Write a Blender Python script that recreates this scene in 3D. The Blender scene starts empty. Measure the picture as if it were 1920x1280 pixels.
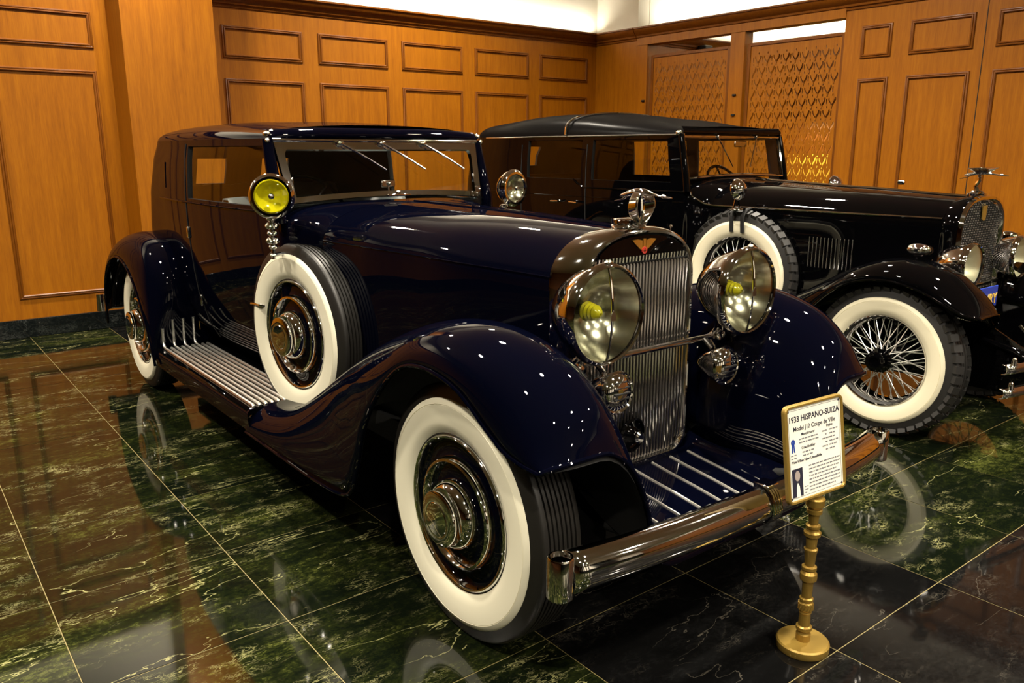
import bpy, bmesh, math, random
from mathutils import Matrix, Vector
random.seed(7)
S = bpy.context.scene
COL = S.collection
PI = math.pi
# ------------------------------------------------------------------ camera
cd = bpy.data.cameras.new('camera'); cam = bpy.data.objects.new('camera', cd); COL.objects.link(cam)
cd.sensor_width = 36.0; cd.lens = 1521.54/1920*36; cd.clip_start = 0.05
cam.location = (-2.2017, -2.1293, 1.6508)
cam.rotation_euler = (math.radians(90-13.229), 0, math.radians(-38.018))
S.camera = cam
# ------------------------------------------------------------------ world, exposure
w = bpy.data.worlds.new('world'); S.world = w; w.use_nodes = True
w.node_tree.nodes['Background'].inputs[0].default_value = (1, .93, .82, 1)
w.node_tree.nodes['Background'].inputs[1].default_value = 0.0
S.view_settings.view_transform = 'Standard'; S.view_settings.look = 'None'
S.view_settings.exposure = 0.0; S.view_settings.gamma = 1.0; S.view_settings.use_curve_mapping = False
CY = S.cycles; CY.max_bounces = 7; CY.diffuse_bounces = 3; CY.glossy_bounces = 5; CY.transmission_bounces = 5; CY.transparent_max_bounces = 12
CY.caustics_reflective = False; CY.caustics_refractive = False; CY.sample_clamp_indirect = 6.0
CEIL = 4.5
LAMP_W = 135.0
def lamp(name, loc, size, power, color=(1, .9, .74), spread=2.5, rot=(0, 0, 0), parent=None, sy=None):
    ld = bpy.data.lights.new(name, 'AREA'); ld.shape = 'DISK' if sy is None else 'RECTANGLE'
    ld.size = size; ld.energy = power; ld.color = color; ld.spread = spread
    if sy: ld.size_y = sy
    o = bpy.data.objects.new(name, ld); COL.objects.link(o); o.location = loc; o.rotation_euler = rot
    if parent: o.parent = parent
    return o
# ------------------------------------------------------------------ materials
MATS = {}
def newmat(name):
    m = bpy.data.materials.new(name); m.use_nodes = True; MATS[name] = m
    nt = m.node_tree; b = nt.nodes['Principled BSDF']
    return m, nt, b
def plain(name, col, rough=.5, metal=0, coat=0, ior=None, spec=None, coatr=.02):
    m, nt, b = newmat(name)
    b.inputs['Base Color'].default_value = (*col, 1); b.inputs['Roughness'].default_value = rough
    b.inputs['Metallic'].default_value = metal; b.inputs['Coat Weight'].default_value = coat
    b.inputs['Coat Roughness'].default_value = coatr
    if ior: b.inputs['IOR'].default_value = ior
    if spec is not None: b.inputs['Specular IOR Level'].default_value = spec
    return m
def node(nt, t, **kw):
    n = nt.nodes.new(t)
    for k, v in kw.items():
        if k in n.inputs: n.inputs[k].default_value = v
        else: setattr(n, k, v)
    return n
def ramp(nt, stops, interp='LINEAR'):
    n = nt.nodes.new('ShaderNodeValToRGB'); n.color_ramp.interpolation = interp
    e = n.color_ramp.elements
    while len(e) < len(stops): e.new(.5)
    for el, (p, c) in zip(e, stops): el.position = p; el.color = (*c, 1)
    return n
def wood(name, c1, c2, c3, rough=.45, coat=.06):
    m, nt, b = newmat(name); L = nt.links.new
    g = node(nt, 'ShaderNodeNewGeometry'); oi = node(nt, 'ShaderNodeObjectInfo')
    mp = node(nt, 'ShaderNodeMapping'); mp.inputs['Scale'].default_value = (1, 1, .06)
    ad = node(nt, 'ShaderNodeVectorMath', operation='ADD'); sc = node(nt, 'ShaderNodeVectorMath', operation='SCALE')
    L(oi.outputs['Random'], sc.inputs['Scale']); sc.inputs[0].default_value = (7, 7, 3)
    L(g.outputs['Position'], ad.inputs[0]); L(sc.outputs[0], ad.inputs[1]); L(ad.outputs[0], mp.inputs[0])
    n1 = node(nt, 'ShaderNodeTexNoise', Scale=26.0, Detail=5.0, Roughness=.62); L(mp.outputs[0], n1.inputs['Vector'])
    n2 = node(nt, 'ShaderNodeTexNoise', Scale=150.0, Detail=2.0); L(mp.outputs[0], n2.inputs['Vector'])
    mx = node(nt, 'ShaderNodeMix', data_type='FLOAT'); mx.inputs[0].default_value = .38
    L(n1.outputs[0], mx.inputs[2]); L(n2.outputs[0], mx.inputs[3])
    r = ramp(nt, [(.3, c1), (.5, c2), (.7, c3)]); L(mx.outputs[0], r.inputs[0])
    L(r.outputs[0], b.inputs['Base Color']); b.inputs['Roughness'].default_value = rough
    b.inputs['Coat Weight'].default_value = coat; b.inputs['Coat Roughness'].default_value = .3; b.inputs['Specular IOR Level'].default_value = .28
    bp = node(nt, 'ShaderNodeBump', Strength=.06, Distance=.002); L(mx.outputs[0], bp.inputs['Height']); L(bp.outputs[0], b.inputs['Normal'])
    return m
def marble(name, dark, mid, light, veins, amount, rot=.42):
    m, nt, b = newmat(name); L = nt.links.new
    def mth(op, x, y=None):
        n = node(nt, 'ShaderNodeMath', operation=op)
        for k, q in enumerate((x, y)):
            if q is None: continue
            if isinstance(q, (int, float)): n.inputs[k].default_value = q
            else: L(q, n.inputs[k])
        return n.outputs[0]
    g = node(nt, 'ShaderNodeNewGeometry'); oi = node(nt, 'ShaderNodeObjectInfo')
    sc = node(nt, 'ShaderNodeVectorMath', operation='SCALE'); sc.inputs[0].default_value = (9, 13, 21)
    L(oi.outputs['Random'], sc.inputs['Scale'])
    ad = node(nt, 'ShaderNodeVectorMath', operation='ADD'); L(g.outputs['Position'], ad.inputs[0]); L(sc.outputs[0], ad.inputs[1])
    def mapped(scl, r):
        mp = node(nt, 'ShaderNodeMapping'); mp.inputs['Rotation'].default_value = (0, 0, r); mp.inputs['Scale'].default_value = scl
        L(ad.outputs[0], mp.inputs[0]); return mp.outputs[0]
    A = mapped((.55, 1.9, 1), rot); B = mapped((.8, 1.25, 1), rot-.5)
    def nz(vec, s, d, r, dist):
        n = node(nt, 'ShaderNodeTexNoise', Scale=s, Detail=d, Roughness=r, Distortion=dist); L(vec, n.inputs['Vector']); return n.outputs[0]
    cloud = nz(A, 1.7, 5., .6, .5); fine = nz(B, 30., 8., .75, .4); grit = nz(B, 110., 4., .7, .2)
    mot = mth('MULTIPLY', mth('ADD', mth('MULTIPLY', fine, .65), mth('MULTIPLY', grit, .35)), mth('ADD', cloud, .18))
    r1 = ramp(nt, [(.30, dark), (.40, mid), (.52, light)]); L(mot, r1.inputs[0])
    def ridge(src, width):
        mr = node(nt, 'ShaderNodeMapRange'); mr.inputs['From Min'].default_value = 0; mr.inputs['From Max'].default_value = width
        mr.inputs['To Min'].default_value = 1; mr.inputs['To Max'].default_value = 0
        L(mth('ABSOLUTE', mth('SUBTRACT', src, .5)), mr.inputs['Value']); return mr.outputs[0]
    def gate(src, lo, hi):
        mr = node(nt, 'ShaderNodeMapRange'); mr.inputs['From Min'].default_value = lo; mr.inputs['From Max'].default_value = hi
        L(src, mr.inputs['Value']); return mr.outputs[0]
    patch = gate(nz(A, 3.0, 4., .6, .6), .48, .66); patch2 = gate(nz(B, 9., 3., .6, .3), .46, .62)
    long_ = mth('MULTIPLY', ridge(nz(A, 1.5, 6., .55, .3), .0028), gate(nz(B, 3.2, 2., .5, 0.), .42, .55))
    web = mth('MULTIPLY', mth('MULTIPLY', ridge(nz(A, 8.5, 8., .66, .4), .012), patch), patch2)
    web2 = mth('MULTIPLY', mth('MULTIPLY', ridge(nz(B, 26., 6., .65, .5), .022), patch), patch2)
    vv = mth('MULTIPLY', mth('MAXIMUM', mth('MAXIMUM', long_, web), web2), mth('MULTIPLY', mth('ADD', grit, .25), amount))
    mx = node(nt, 'ShaderNodeMix', data_type='RGBA'); L(vv, mx.inputs[0]); L(r1.outputs[0], mx.inputs[6]); mx.inputs[7].default_value = (*veins, 1)
    L(mx.outputs[2], b.inputs['Base Color']); b.inputs['Roughness'].default_value = .05
    b.inputs['IOR'].default_value = 1.42
    return m
wood('wood', (.225, .068, .0006), (.30, .096, .001), (.37, .128, .002))
wood('wood_trim', (.12, .034, .002), (.17, .050, .003), (.22, .070, .004), .38, .12)
marble('marble_green', (.0025, .004, .002), (.008, .011, .003), (.058, .066, .014), (.48, .46, .20), .8)
marble('marble_black', (.003, .003, .003), (.006, .006, .006), (.016, .014, .012), (.35, .31, .24), .28)
marble('marble_base', (.004, .005, .005), (.008, .010, .010), (.03, .035, .03), (.25, .26, .24), .3)
wood('wood_dimmed', (.10, .03, .004), (.14, .045, .006), (.18, .06, .008))  # wall wood with the dimness of hall and alcove put into its colour
plain('grout', (.20, .16, .06), .5)
plain('cream', (.82, .77, .66), .8)
plain('white_wall', (.86, .82, .72), .8)
plain('ceiling_paint', (.74, .68, .60), .9)
plain('chrome', (.80, .79, .78), .045, 1)
plain('chrome_soft', (.72, .71, .70), .16, 1)
plain('mirror_in', (.86, .84, .74), .16, 1)
plain('reflector_pale', (.86, .82, .68), .38, .45)
plain('navy', (.0007, .0010, .0040), .3, 0, .58, spec=0)
plain('black_paint', (.0009, .0009, .0012), .3, 0, .7, spec=0)
plain('roof_leather', (.004, .0036, .0036), .5, 0, .10, spec=0, coatr=.28)
plain('nickel', (.90, .87, .84), .11, 1)
plain('step_metal', (.95, .93, .88), .34, 1)
plain('rubber', (.014, .013, .012), .52)
plain('tread', (.010, .009, .0075), .42)
plain('whitewall', (.84, .80, .62), .45)
plain('whitewall_aged', (.82, .76, .56), .45)
plain('dark', (.003, .003, .003), .7)
plain('interior', (.030, .014, .008), .6)
plain('leather_tan', (.22, .17, .12), .4)
plain('leather_blue', (.20, .24, .25), .4)
plain('brass', (.30, .185, .035), .34, .6)
plain('brass_paint', (.29, .185, .035), .4, .45)
plain('paper', (.88, .86, .76), .55)
plain('ink', (.012, .012, .03), .6)
plain('ink_grey', (.16, .16, .18), .6)
plain('ink_blue', (.010, .045, .30), .5)
plain('skin_print', (.36, .30, .27), .6)
plain('gold_emblem', (.75, .38, .06), .25, .9)
plain('red_enamel', (.45, .03, .02), .3)
plain('plate_blue', (.012, .05, .38), .35)
plain('plate_yellow', (.85, .55, .08), .4)
plain('yellow_glass', (.75, .66, .01), .12, 0, .8)
plain('bulb_yellow', (.62, .55, .02), .15, 0, .6)
plain('speaker_black', (.01, .01, .01), .6)
def glass(name, tint, ior=1.45):
    m, nt, b = newmat(name); L = nt.links.new
    nt.nodes.remove(b); out = nt.nodes['Material Output']
    t = node(nt, 'ShaderNodeBsdfTransparent'); t.inputs[0].default_value = (*tint, 1)
    g = node(nt, 'ShaderNodeBsdfGlossy'); g.inputs['Roughness'].default_value = .02
    f = node(nt, 'ShaderNodeLayerWeight'); f.inputs['Blend'].default_value = .5
    p5 = node(nt, 'ShaderNodeMath', operation='POWER'); L(f.outputs['Facing'], p5.inputs[0]); p5.inputs[1].default_value = 4.0
    ma = node(nt, 'ShaderNodeMath', operation='MULTIPLY_ADD'); L(p5.outputs[0], ma.inputs[0]); ma.inputs[1].default_value = .9; ma.inputs[2].default_value = .05*(ior/1.45)
    x = node(nt, 'ShaderNodeMixShader'); L(ma.outputs[0], x.inputs[0]); L(t.outputs[0], x.inputs[1]); L(g.outputs[0], x.inputs[2]); L(x.outputs[0], out.inputs[0])
glass('glass', (.93, .95, .92)); glass('lens', (.92, .94, .84), 1.5)
m, nt, b = newmat('lamp_glow'); b.inputs['Emission Color'].default_value = (1, .9, .74, 1); b.inputs['Emission Strength'].default_value = 30
# ------------------------------------------------------------------ mesh helpers
def V(*a): return Vector(a)
def I4(): return Matrix.Identity(4)
def T(x, y, z): return Matrix.Translation((x, y, z))
def RX(a): return Matrix.Rotation(a, 4, 'X')
def RY(a): return Matrix.Rotation(a, 4, 'Y')
def RZ(a): return Matrix.Rotation(a, 4, 'Z')
class MB:
    def __init__(s): s.v = []; s.f = []
    def add(s, vs, fs, M=None):
        n = len(s.v)
        s.v += [tuple(M @ Vector(p)) if M else tuple(p) for p in vs]
        s.f += [tuple(i+n for i in f) for f in fs]; return s
    def box(s, c, d, M=None, bev=0):
        x, y, z = [a/2 for a in d]
        if bev:
            b = min(bev, x*.9, y*.9, z*.9); vs = []; 
            for zz, i in ((-z, b), (-z+b, 0), (z-b, 0), (z, b)):
                for px, py in ((-x+i, -y+i+b*(i == 0)), (-x+i+b*(i == 0), -y+i), (x-i-b*(i == 0), -y+i), (x-i, -y+i+b*(i == 0)), (x-i, y-i-b*(i == 0)), (x-i-b*(i == 0), y-i), (-x+i+b*(i == 0), y-i), (-x+i, y-i-b*(i == 0))):
                    vs.append((c[0]+px, c[1]+py, c[2]+zz))
            fs = [tuple(range(7, -1, -1)), tuple(range(24, 32))]
            for r in range(3):
                for k in range(8): fs.append((r*8+k, r*8+(k+1) % 8, r*8+8+(k+1) % 8, r*8+8+k))
            return s.add(vs, fs, M)
        vs = [(c[0]+a*x, c[1]+b*y, c[2]+e*z) for e in (-1, 1) for b in (-1, 1) for a in (-1, 1)]
        return s.add(vs, [(0, 2, 3, 1), (4, 5, 7, 6), (0, 1, 5, 4), (2, 6, 7, 3), (0, 4, 6, 2), (1, 3, 7, 5)], M)
    def grid(s, rows, closed=False, skip=None, M=None, flip=False):
        n = len(rows[0]); fs = []
        for i in range(len(rows)-1):
            for j in range(n if closed else n-1):
                if skip and skip(i, j): continue
                q = (i*n+j, i*n+(j+1) % n, (i+1)*n+(j+1) % n, (i+1)*n+j)
                fs.append(q[::-1] if flip else q)
        return s.add([p for r in rows for p in r], fs, M)
    def lathe(s, prof, n=48, M=None, cap=False, a0=0, a1=2*PI):
        full = abs(a1-a0-2*PI) < 1e-6; m = n if full else n+1
        rows = [[(a, r*math.cos(a0+(a1-a0)*k/n), r*math.sin(a0+(a1-a0)*k/n)) for k in range(m)] for r, a in prof]
        s.grid(rows, full, None, M)
        if cap:
            b = len(s.v)-m*len(prof)
            s.f.append(tuple(range(b, b+m))[::-1]); s.f.append(tuple(range(b+m*(len(prof)-1), b+m*len(prof))))
        return s
    def tube(s, pts, r, n=8, closed=False, cap=True, sq=None):
        pts = [Vector(p) for p in pts]; N = len(pts); rows = []
        rr = r if isinstance(r, (list, tuple)) else [r]*N
        up = None
        for i, p in enumerate(pts):
            a = pts[(i-1) % N] if (closed or i > 0) else p; c = pts[(i+1) % N] if (closed or i < N-1) else p
            t = (c-a).normalized()
            if up is None:
                up = Vector((0, 0, 1)) if abs(t.z) < .9 else Vector((1, 0, 0))
            side = t.cross(up).normalized(); up2 = side.cross(t).normalized(); up = up2
            rows.append([tuple(p+(side*math.cos(2*PI*k/n)+up2*math.sin(2*PI*k/n)*(sq or 1))*rr[i]) for k in range(n)])
        if closed: rows.append(rows[0])
        b = len(s.v); s.grid(rows, True)
        if cap and not closed:
            s.f.append(tuple(range(b, b+n))[::-1]); s.f.append(tuple(range(b+n*(N-1), b+n*N)))
        return s
    def cyl(s, p, q, r, n=16, r2=None): return s.tube([p, q], [r, r if r2 is None else r2], n)
    def ball(s, c, r, n=16, m=10, M=None):
        if not isinstance(r, (list, tuple)): r = (r, r, r)
        rows = [[(c[0]+r[0]*math.sin(PI*i/m)*math.cos(2*PI*k/n), c[1]+r[1]*math.sin(PI*i/m)*math.sin(2*PI*k/n), c[2]+r[2]*math.cos(PI*i/m)) for k in range(n)] for i in range(m+1)]
        return s.grid(rows, True, None, M, True)
    def prism(s, poly, z0, z1, M=None):
        n = len(poly); vs = [(x, y, z0) for x, y in poly]+[(x, y, z1) for x, y in poly]
        fs = [tuple(range(n))[::-1], tuple(range(n, 2*n))]+[(i, (i+1) % n, n+(i+1) % n, n+i) for i in range(n)]
        return s.add(vs, fs, M)
    def mirror(s):
        o = MB(); o.v = [(-x, y, z) for x, y, z in s.v]; o.f = [f[::-1] for f in s.f]; return o
    def xf(s, M):
        o = MB(); o.v = [tuple(M @ Vector(p)) for p in s.v]; o.f = list(s.f); return o
    def mesh(s, name, mat, smooth=True, ang=38, merge=True):
        me = bpy.data.meshes.new(name); me.from_pydata(s.v, [], s.f)
        bm = bmesh.new(); bm.from_mesh(me)
        if merge: bmesh.ops.remove_doubles(bm, verts=bm.verts, dist=1e-5)
        bmesh.ops.dissolve_degenerate(bm, edges=bm.edges, dist=1e-6)
        bmesh.ops.recalc_face_normals(bm, faces=bm.faces)
        bm.to_mesh(me); bm.free()
        me.materials.append(MATS[mat])
        if smooth:
            me.polygons.foreach_set('use_smooth', [True]*len(me.polygons)); me.set_sharp_from_angle(angle=math.radians(ang))
        me.update(); return me
def link(name, me, parent=None, M=None, label=None):
    o = bpy.data.objects.new(name, me); COL.objects.link(o)
    if parent: o.parent = parent
    if M is not None: o.matrix_basis = M
    if label: o['label'] = label
    return o
def part(name, mb, mat, parent=None, M=None, smooth=True, ang=38, label=None, thick=0, off=0):
    o = link(name, mb.mesh(name, mat, smooth, ang), parent, M, label)
    if thick:
        md = o.modifiers.new('thick', 'SOLIDIFY'); md.thickness = thick; md.offset = off
    return o
def thing(name, label, cat, loc=(0, 0, 0), group=None):
    o = bpy.data.objects.new(name, None); COL.objects.link(o); o.location = loc; o.empty_display_size = .2
    o['label'] = label; o['category'] = cat
    if group: o['group'] = group
    return o
def struct(name, mb, mat, label, cat, smooth=False):
    o = part(name, mb, mat, None, None, smooth); o['kind'] = 'structure'; o['label'] = label; o['category'] = cat
    return o
def copy_tree(o, parent, M=None):
    c = o.copy(); COL.objects.link(c); c.parent = parent
    if M is not None: c.matrix_basis = M
    for ch in list(o.children): copy_tree(ch, c)
    return c
def cr(P, n):
    """Catmull-Rom through the points, n samples evenly spaced in index"""
    P = [tuple(p) for p in P]; m = len(P); out = []
    for k in range(n):
        u = k*(m-1)/(n-1); i = min(int(u), m-2); t = u-i
        a = P[max(i-1, 0)]; b = P[i]; c = P[i+1]; d = P[min(i+2, m-1)]
        out.append(tuple(.5*((2*q)+(-p+r)*t+(2*p-5*q+4*r-s_)*t*t+(-p+3*q-3*r+s_)*t*t*t) for p, q, r, s_ in zip(a, b, c, d)))
    return out
def lerp(tab, x):
    """smooth table lookup [(x, y), ...]"""
    if x <= tab[0][0]: return tab[0][1]
    for (a, p), (b, q) in zip(tab, tab[1:]):
        if x <= b:
            t = (x-a)/(b-a); t = t*t*(3-2*t)*.5+t*.5; return p+(q-p)*t
    return tab[-1][1]
def text_mesh(txt, size, mat, bold=0.0, align='LEFT', depth=.0004):
    cu = bpy.data.curves.new('text', 'FONT'); cu.body = txt; cu.size = size; cu.extrude = depth; cu.offset = bold; cu.align_x = align
    cu.resolution_u = 3
    o = bpy.data.objects.new('text', cu); COL.objects.link(o)
    bpy.context.view_layer.update()
    me = bpy.data.meshes.new_from_object(o.evaluated_get(bpy.context.evaluated_depsgraph_get()))
    bpy.data.objects.remove(o); bpy.data.curves.remove(cu)
    me.materials.clear(); me.materials.append(MATS[mat]); return me
# ------------------------------------------------------------------ room shell
BX, BY = 5.79, 6.25            # right wall plane, back wall plane
LX, FY = -11.0, -13.0            # walls behind the camera
# floor: bed of jointing with single marble slabs on it
floor = struct('floor', MB().box(((LX+9.2)/2, (FY+BY)/2, -.0264), (9.2-LX, BY-FY, .05)), 'grout', 'glossy green and black marble slab floor with thin pale joints', 'floor')
G = .0015
tile_cache = {}
def tile(x0, x1, y0, y1, mat):
    k = (round(x1-x0, 3), round(y1-y0, 3), mat)
    if k not in tile_cache:
        tile_cache[k] = MB().box((0, 0, -.0098), (x1-x0-2*G, y1-y0-2*G, .0196), None, .0012).mesh('marble_slab', mat, False)
    link('marble_slab', tile_cache[k], floor, T((x0+x1)/2, (y0+y1)/2, 0))
P = .66; YL = [-.885+P*k for k in range(-5, 11)]
YL = [y for y in YL if y < BY-.2]+[BY]
XL = [-.563-P*k for k in range(0, 6)]; XR = [.9+P*k for k in range(0, 7)]+[BX]
XC = [-.563, .172, .9]
for a, b2 in zip(YL, YL[1:]):
    black = b2 < -.8
    for i in range(len(XL)-1): tile(XL[i+1], XL[i], a, b2, 'marble_black' if (b2 < -.8 and XL[i] > -.6 and False) else 'marble_green')
    for i in range(2): tile(XC[i], XC[i+1], a, b2, 'marble_black')
    for i in range(len(XR)-1): tile(XR[i], XR[i+1], a, b2, 'marble_black' if black else 'marble_green')
# the rest of the hall floor, out of frame: wide plain slabs
for (x0, x1, y0, y1) in ((LX, XL[-1], FY, BY), (XL[-1], BX, FY, YL[0]), (BX, 9.2, 2.0, BY)):
    tile(x0, x1, y0, y1, 'marble_green')
# back wall
def wallmat(o, u, v, w_):
    return Matrix(((u[0], v[0], w_[0], o[0]), (u[1], v[1], w_[1], o[1]), (u[2], v[2], w_[2], o[2]), (0, 0, 0, 1)))
WB = wallmat((0, BY, 0), (1, 0, 0), (0, 0, 1), (0, -1, 0))
WR = wallmat((BX, 0, 0), (0, -1, 0), (0, 0, 1), (-1, 0, 0))
wall_back = struct('wall_back', MB().box(((LX+BX)/2, BY+.1, 1.53), (BX-LX, .2, 3.06)), 'wood', 'orange brown wood panelled wall behind the dark cars', 'wall')
struct('wall_back_upper', MB().box(((LX+BX)/2, BY+.1, (3.06+CEIL)/2), (BX-LX, .2, CEIL-3.06)), 'cream', 'cream painted wall above the long wood crown moulding', 'wall')
def rects(mb, u0, u1, v0, v1, levels):
    rows = [[(u0+d, v0+d, h), (u1-d, v0+d, h), (u1-d, v1-d, h), (u0+d, v1-d, h)] for d, h in levels]
    return mb.grid(rows, True)
MOULD = [(0, 0), (0, .006), (.005, .013), (.013, .016), (.019, .012), (.023, .020), (.030, .022), (.037, .016), (.041, .004), (.041, 0)]
def panel(wall, W, u0, u1, v0, v1):
    mb = MB().box(((u0+u1)/2, (v0+v1)/2, .002), (u1-u0-.04, v1-v0-.04, .008))
    p = part('panel', mb, 'wood', wall, W, False)
    part('panel_moulding', rects(MB(), u0, u1, v0, v1, MOULD), 'wood_trim', p, None, True, 30)
cols = [(.74+1.012*k, 1.575+1.012*k) for k in range(5)]+[(-1.26-1.012*k, -.42-1.012*k) for k in range(3)]
for u0, u1 in cols:
    panel(wall_back, WB, u0, u1, 2.54, 2.85); panel(wall_back, WB, u0, u1, .345, 2.352)
CROWN = [(0, 0), (.012, 0), (.016, .02), (.032, .03), (.036, .05), (.05, .062), (.072, .085), (.085, .112), (.088, .125), (.1, .128), (.1, .145), (0, .145)]
def crown(name, p0, p1, nrm, z, mat='wood_trim', label='', s=1.0):
    mb = MB(); rows = []
    for p in (p0, p1): rows.append([(p[0]+nrm[0]*d*s, p[1]+nrm[1]*d*s, z+h*s) for d, h in CROWN])
    mb.grid(rows, True); n = len(CROWN); mb.f += [tuple(range(n)), tuple(range(n, 2*n))[::-1]]
    o = part(name, mb, mat, None, None, True, 25); o['kind'] = 'structure'; o['label'] = label; o['category'] = 'moulding'; return o
crown('trim_1', (.5, BY), (BX, BY), (0, -1), 3.015, label='dark wood crown moulding along the panelled back wall')
crown('trim_2', (LX, BY), (-.28, BY), (0, -1), 3.015, label='wood crown moulding left of the plain wood pillar')
struct('baseboard_back', MB().box(((LX+BX)/2, BY-.015, .084), (BX-LX, .03, .168), None, .004), 'marble_base', 'black marble baseboard under the panelled back wall', 'baseboard')
# square pillar standing out of the back wall
struct('wall_pillar', MB().box((.108, 6.005, CEIL/2), (.796, .49, CEIL)), 'wood', 'plain light wood pillar standing out of the back wall', 'pillar')
struct('baseboard_pillar', MB().box((.108, 5.995, .084), (.84, .53, .168), None, .004), 'marble_base', 'black marble plinth round the foot of the wood pillar', 'baseboard')
# right wall: panelled part nearest the camera, doors hung in it
JY = 2.64
WY = -2.6
struct('wall_right_far', MB().box((BX+.1, (FY+WY)/2, 1.51), (.2, WY-FY, 3.02)), 'wood_dimmed', 'wood wall further along the right side, darkened to dim its reflections', 'wall')  # same wall, coloured darker so the chrome reflects less of it
wall_right = struct('wall_right', MB().box((BX+.1, (WY+JY)/2, 1.51), (.2, JY-WY, 3.02)), 'wood', 'wood panelled wall with tall and narrow panels right of the fretwork', 'wall')
struct('wall_right_upper', MB().box((BX+.1, (FY+JY)/2, (3.02+CEIL)/2), (.2, JY-FY, CEIL-3.02)), 'cream', 'cream wall over the right hand wood panelling', 'wall')
yy = [(2.455, 2.14), (1.965, 1.38), (1.19, .605), (.41, .10), (-.09, -.40), (-.6, -1.185), (-1.37, -1.955), (-2.15, -2.46)]
for a, b2 in yy:
    panel(wall_right, WR, -a, -b2, 2.54, 2.85); panel(wall_right, WR, -a, -b2, .345, 2.352)
part('door_seam', MB().box((-1.29, 1.51, .001), (.006, 3.0, .004)), 'dark', wall_right, WR, False)
crown('trim_3', (BX, FY), (BX, JY), (-1, 0), 3.015, label='wood crown moulding above the right hand panels')
struct('baseboard_right', MB().box((BX-.015, (FY+JY)/2, .084), (.03, JY-FY, .168), None, .004), 'marble_base', 'black marble baseboard under the right hand panels', 'baseboard')
# short return and posts beside the fretwork
struct('wall_return', MB().box((BX+.1, 5.875, CEIL/2 if False else 1.53), (.2, .75, 3.06)), 'wood', 'narrow plain wood wall between the corner and the fretwork', 'wall')
struct('wall_return_upper', MB().box((BX+.1, 5.875, (3.06+CEIL)/2), (.2, .75, CEIL-3.06)), 'cream', 'cream corner wall above the narrow wood return', 'wall')
crown('trim_4', (BX, 5.5), (BX, BY), (-1, 0), 3.015, label='short wood crown moulding in the wall corner')
beam = struct('trim_5', MB().box((BX+.07, (JY+5.5)/2, 2.995), (.16, 5.5-JY, .09)), 'wood', 'wood header beam spanning above the fretwork screens', 'beam')
crown('trim_6', (BX+.01, JY), (BX+.01, 5.5), (-1, 0), 3.015, label='crown moulding on the header beam above the fretwork')
part('beam_cap', MB().box((BX+.08, (JY+5.5)/2, 3.10), (.14, 5.5-JY, .12)), 'wood_trim', beam, None, False)
for i, (ya, yb, lb) in enumerate(((5.315, 5.5, 'slim wood post at the corner end of the fretwork'), (3.845, 4.045, 'wood post standing between the two fretwork screens'))):
    o = struct('trim_%d' % (7+i), MB().box((BX+.07, (ya+yb)/2, 1.475), (.15, yb-ya-.005, 2.95), None, .004), 'wood', lb, 'post')
    for z in (2.05, 2.27):
        for s_ in (-1, 1):
            part('bracket', MB().box((BX-.012, (ya+yb)/2-.05*s_ if i == 0 else (ya+yb)/2+.0*s_, z), (.03, .045, .022), None, .004), 'dark', o, None, False) if s_ == 1 else None
# fretwork screens: one board each, pierced
def slot(cx, cy, mir, s=1.0, w_=.0085):
    c = [(-.016*mir, -.048), (-.017*mir, -.030), (-.010*mir, -.012), (.004*mir, .008), (.012*mir, .026), (.012*mir, .044)]
    c = [(a*s, b_*s) for a, b_ in c]; L_, R_ = [], []
    for i, p in enumerate(c):
        a = Vector(c[max(i-1, 0)]); b_ = Vector(c[min(i+1, len(c)-1)]); t = (b_-a).normalized(); n = Vector((-t.y, t.x))
        ww = w_*(.7 if i in (0, len(c)-1) else 1)
        L_.append((cx+p[0]+n.x*ww, cy+p[1]+n.y*ww)); R_.append((cx+p[0]-n.x*ww, cy+p[1]-n.y*ww))
    return L_+R_[::-1]
def fretwork(u0, u1, v0, v1):
    cu = bpy.data.curves.new('fret', 'CURVE'); cu.dimensions = '2D'; cu.fill_mode = 'BOTH'; cu.extrude = .004
    def spl(pts):
        s_ = cu.splines.new('POLY'); s_.points.add(len(pts)-1); s_.use_cyclic_u = True
        for q, p in zip(s_.points, pts): q.co = (p[0], p[1], 0, 1)
    spl([(u0, v0), (u1, v0), (u1, v1), (u0, v1)])
    PX, PY = .118, .122; m_ = .028
    nr = int((v1-v0-2*m_)/PY); ny0 = (v1-v0-nr*PY)/2
    def put(pts):
        if all(u0+m_*.5 < p[0] < u1-m_*.5 and v0+m_*.5 < p[1] < v1-m_*.5 for p in pts): spl(pts)
    for r in range(nr+1):
        for c in range(int((u1-u0)/PX)+2):
            cx = u0+(c+(.5 if r % 2 else 0))*PX-.01; cy = v0+ny0+r*PY+.03
            put(slot(cx-.036, cy, 1, 1.28, .0100))
            put([(cx-.006, cy-.010), (cx+.006, cy-.010), (cx+.008, cy+.044), (cx-.004, cy+.044)])
            put(slot(cx+.040, cy+.002, -1, 1.1, .0068))
            put([(cx+.008+.007*math.cos(k*PI/3), cy-.042+.015*math.sin(k*PI/3)) for k in range(6)])
    o = bpy.data.objects.new('fret', cu); COL.objects.link(o); bpy.context.view_layer.update()
    me = bpy.data.meshes.new_from_object(o.evaluated_get(bpy.context.evaluated_depsgraph_get()))
    bpy.data.objects.remove(o); bpy.data.curves.remove(cu); me.materials.clear(); me.materials.append(MATS['wood']); return me
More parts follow.
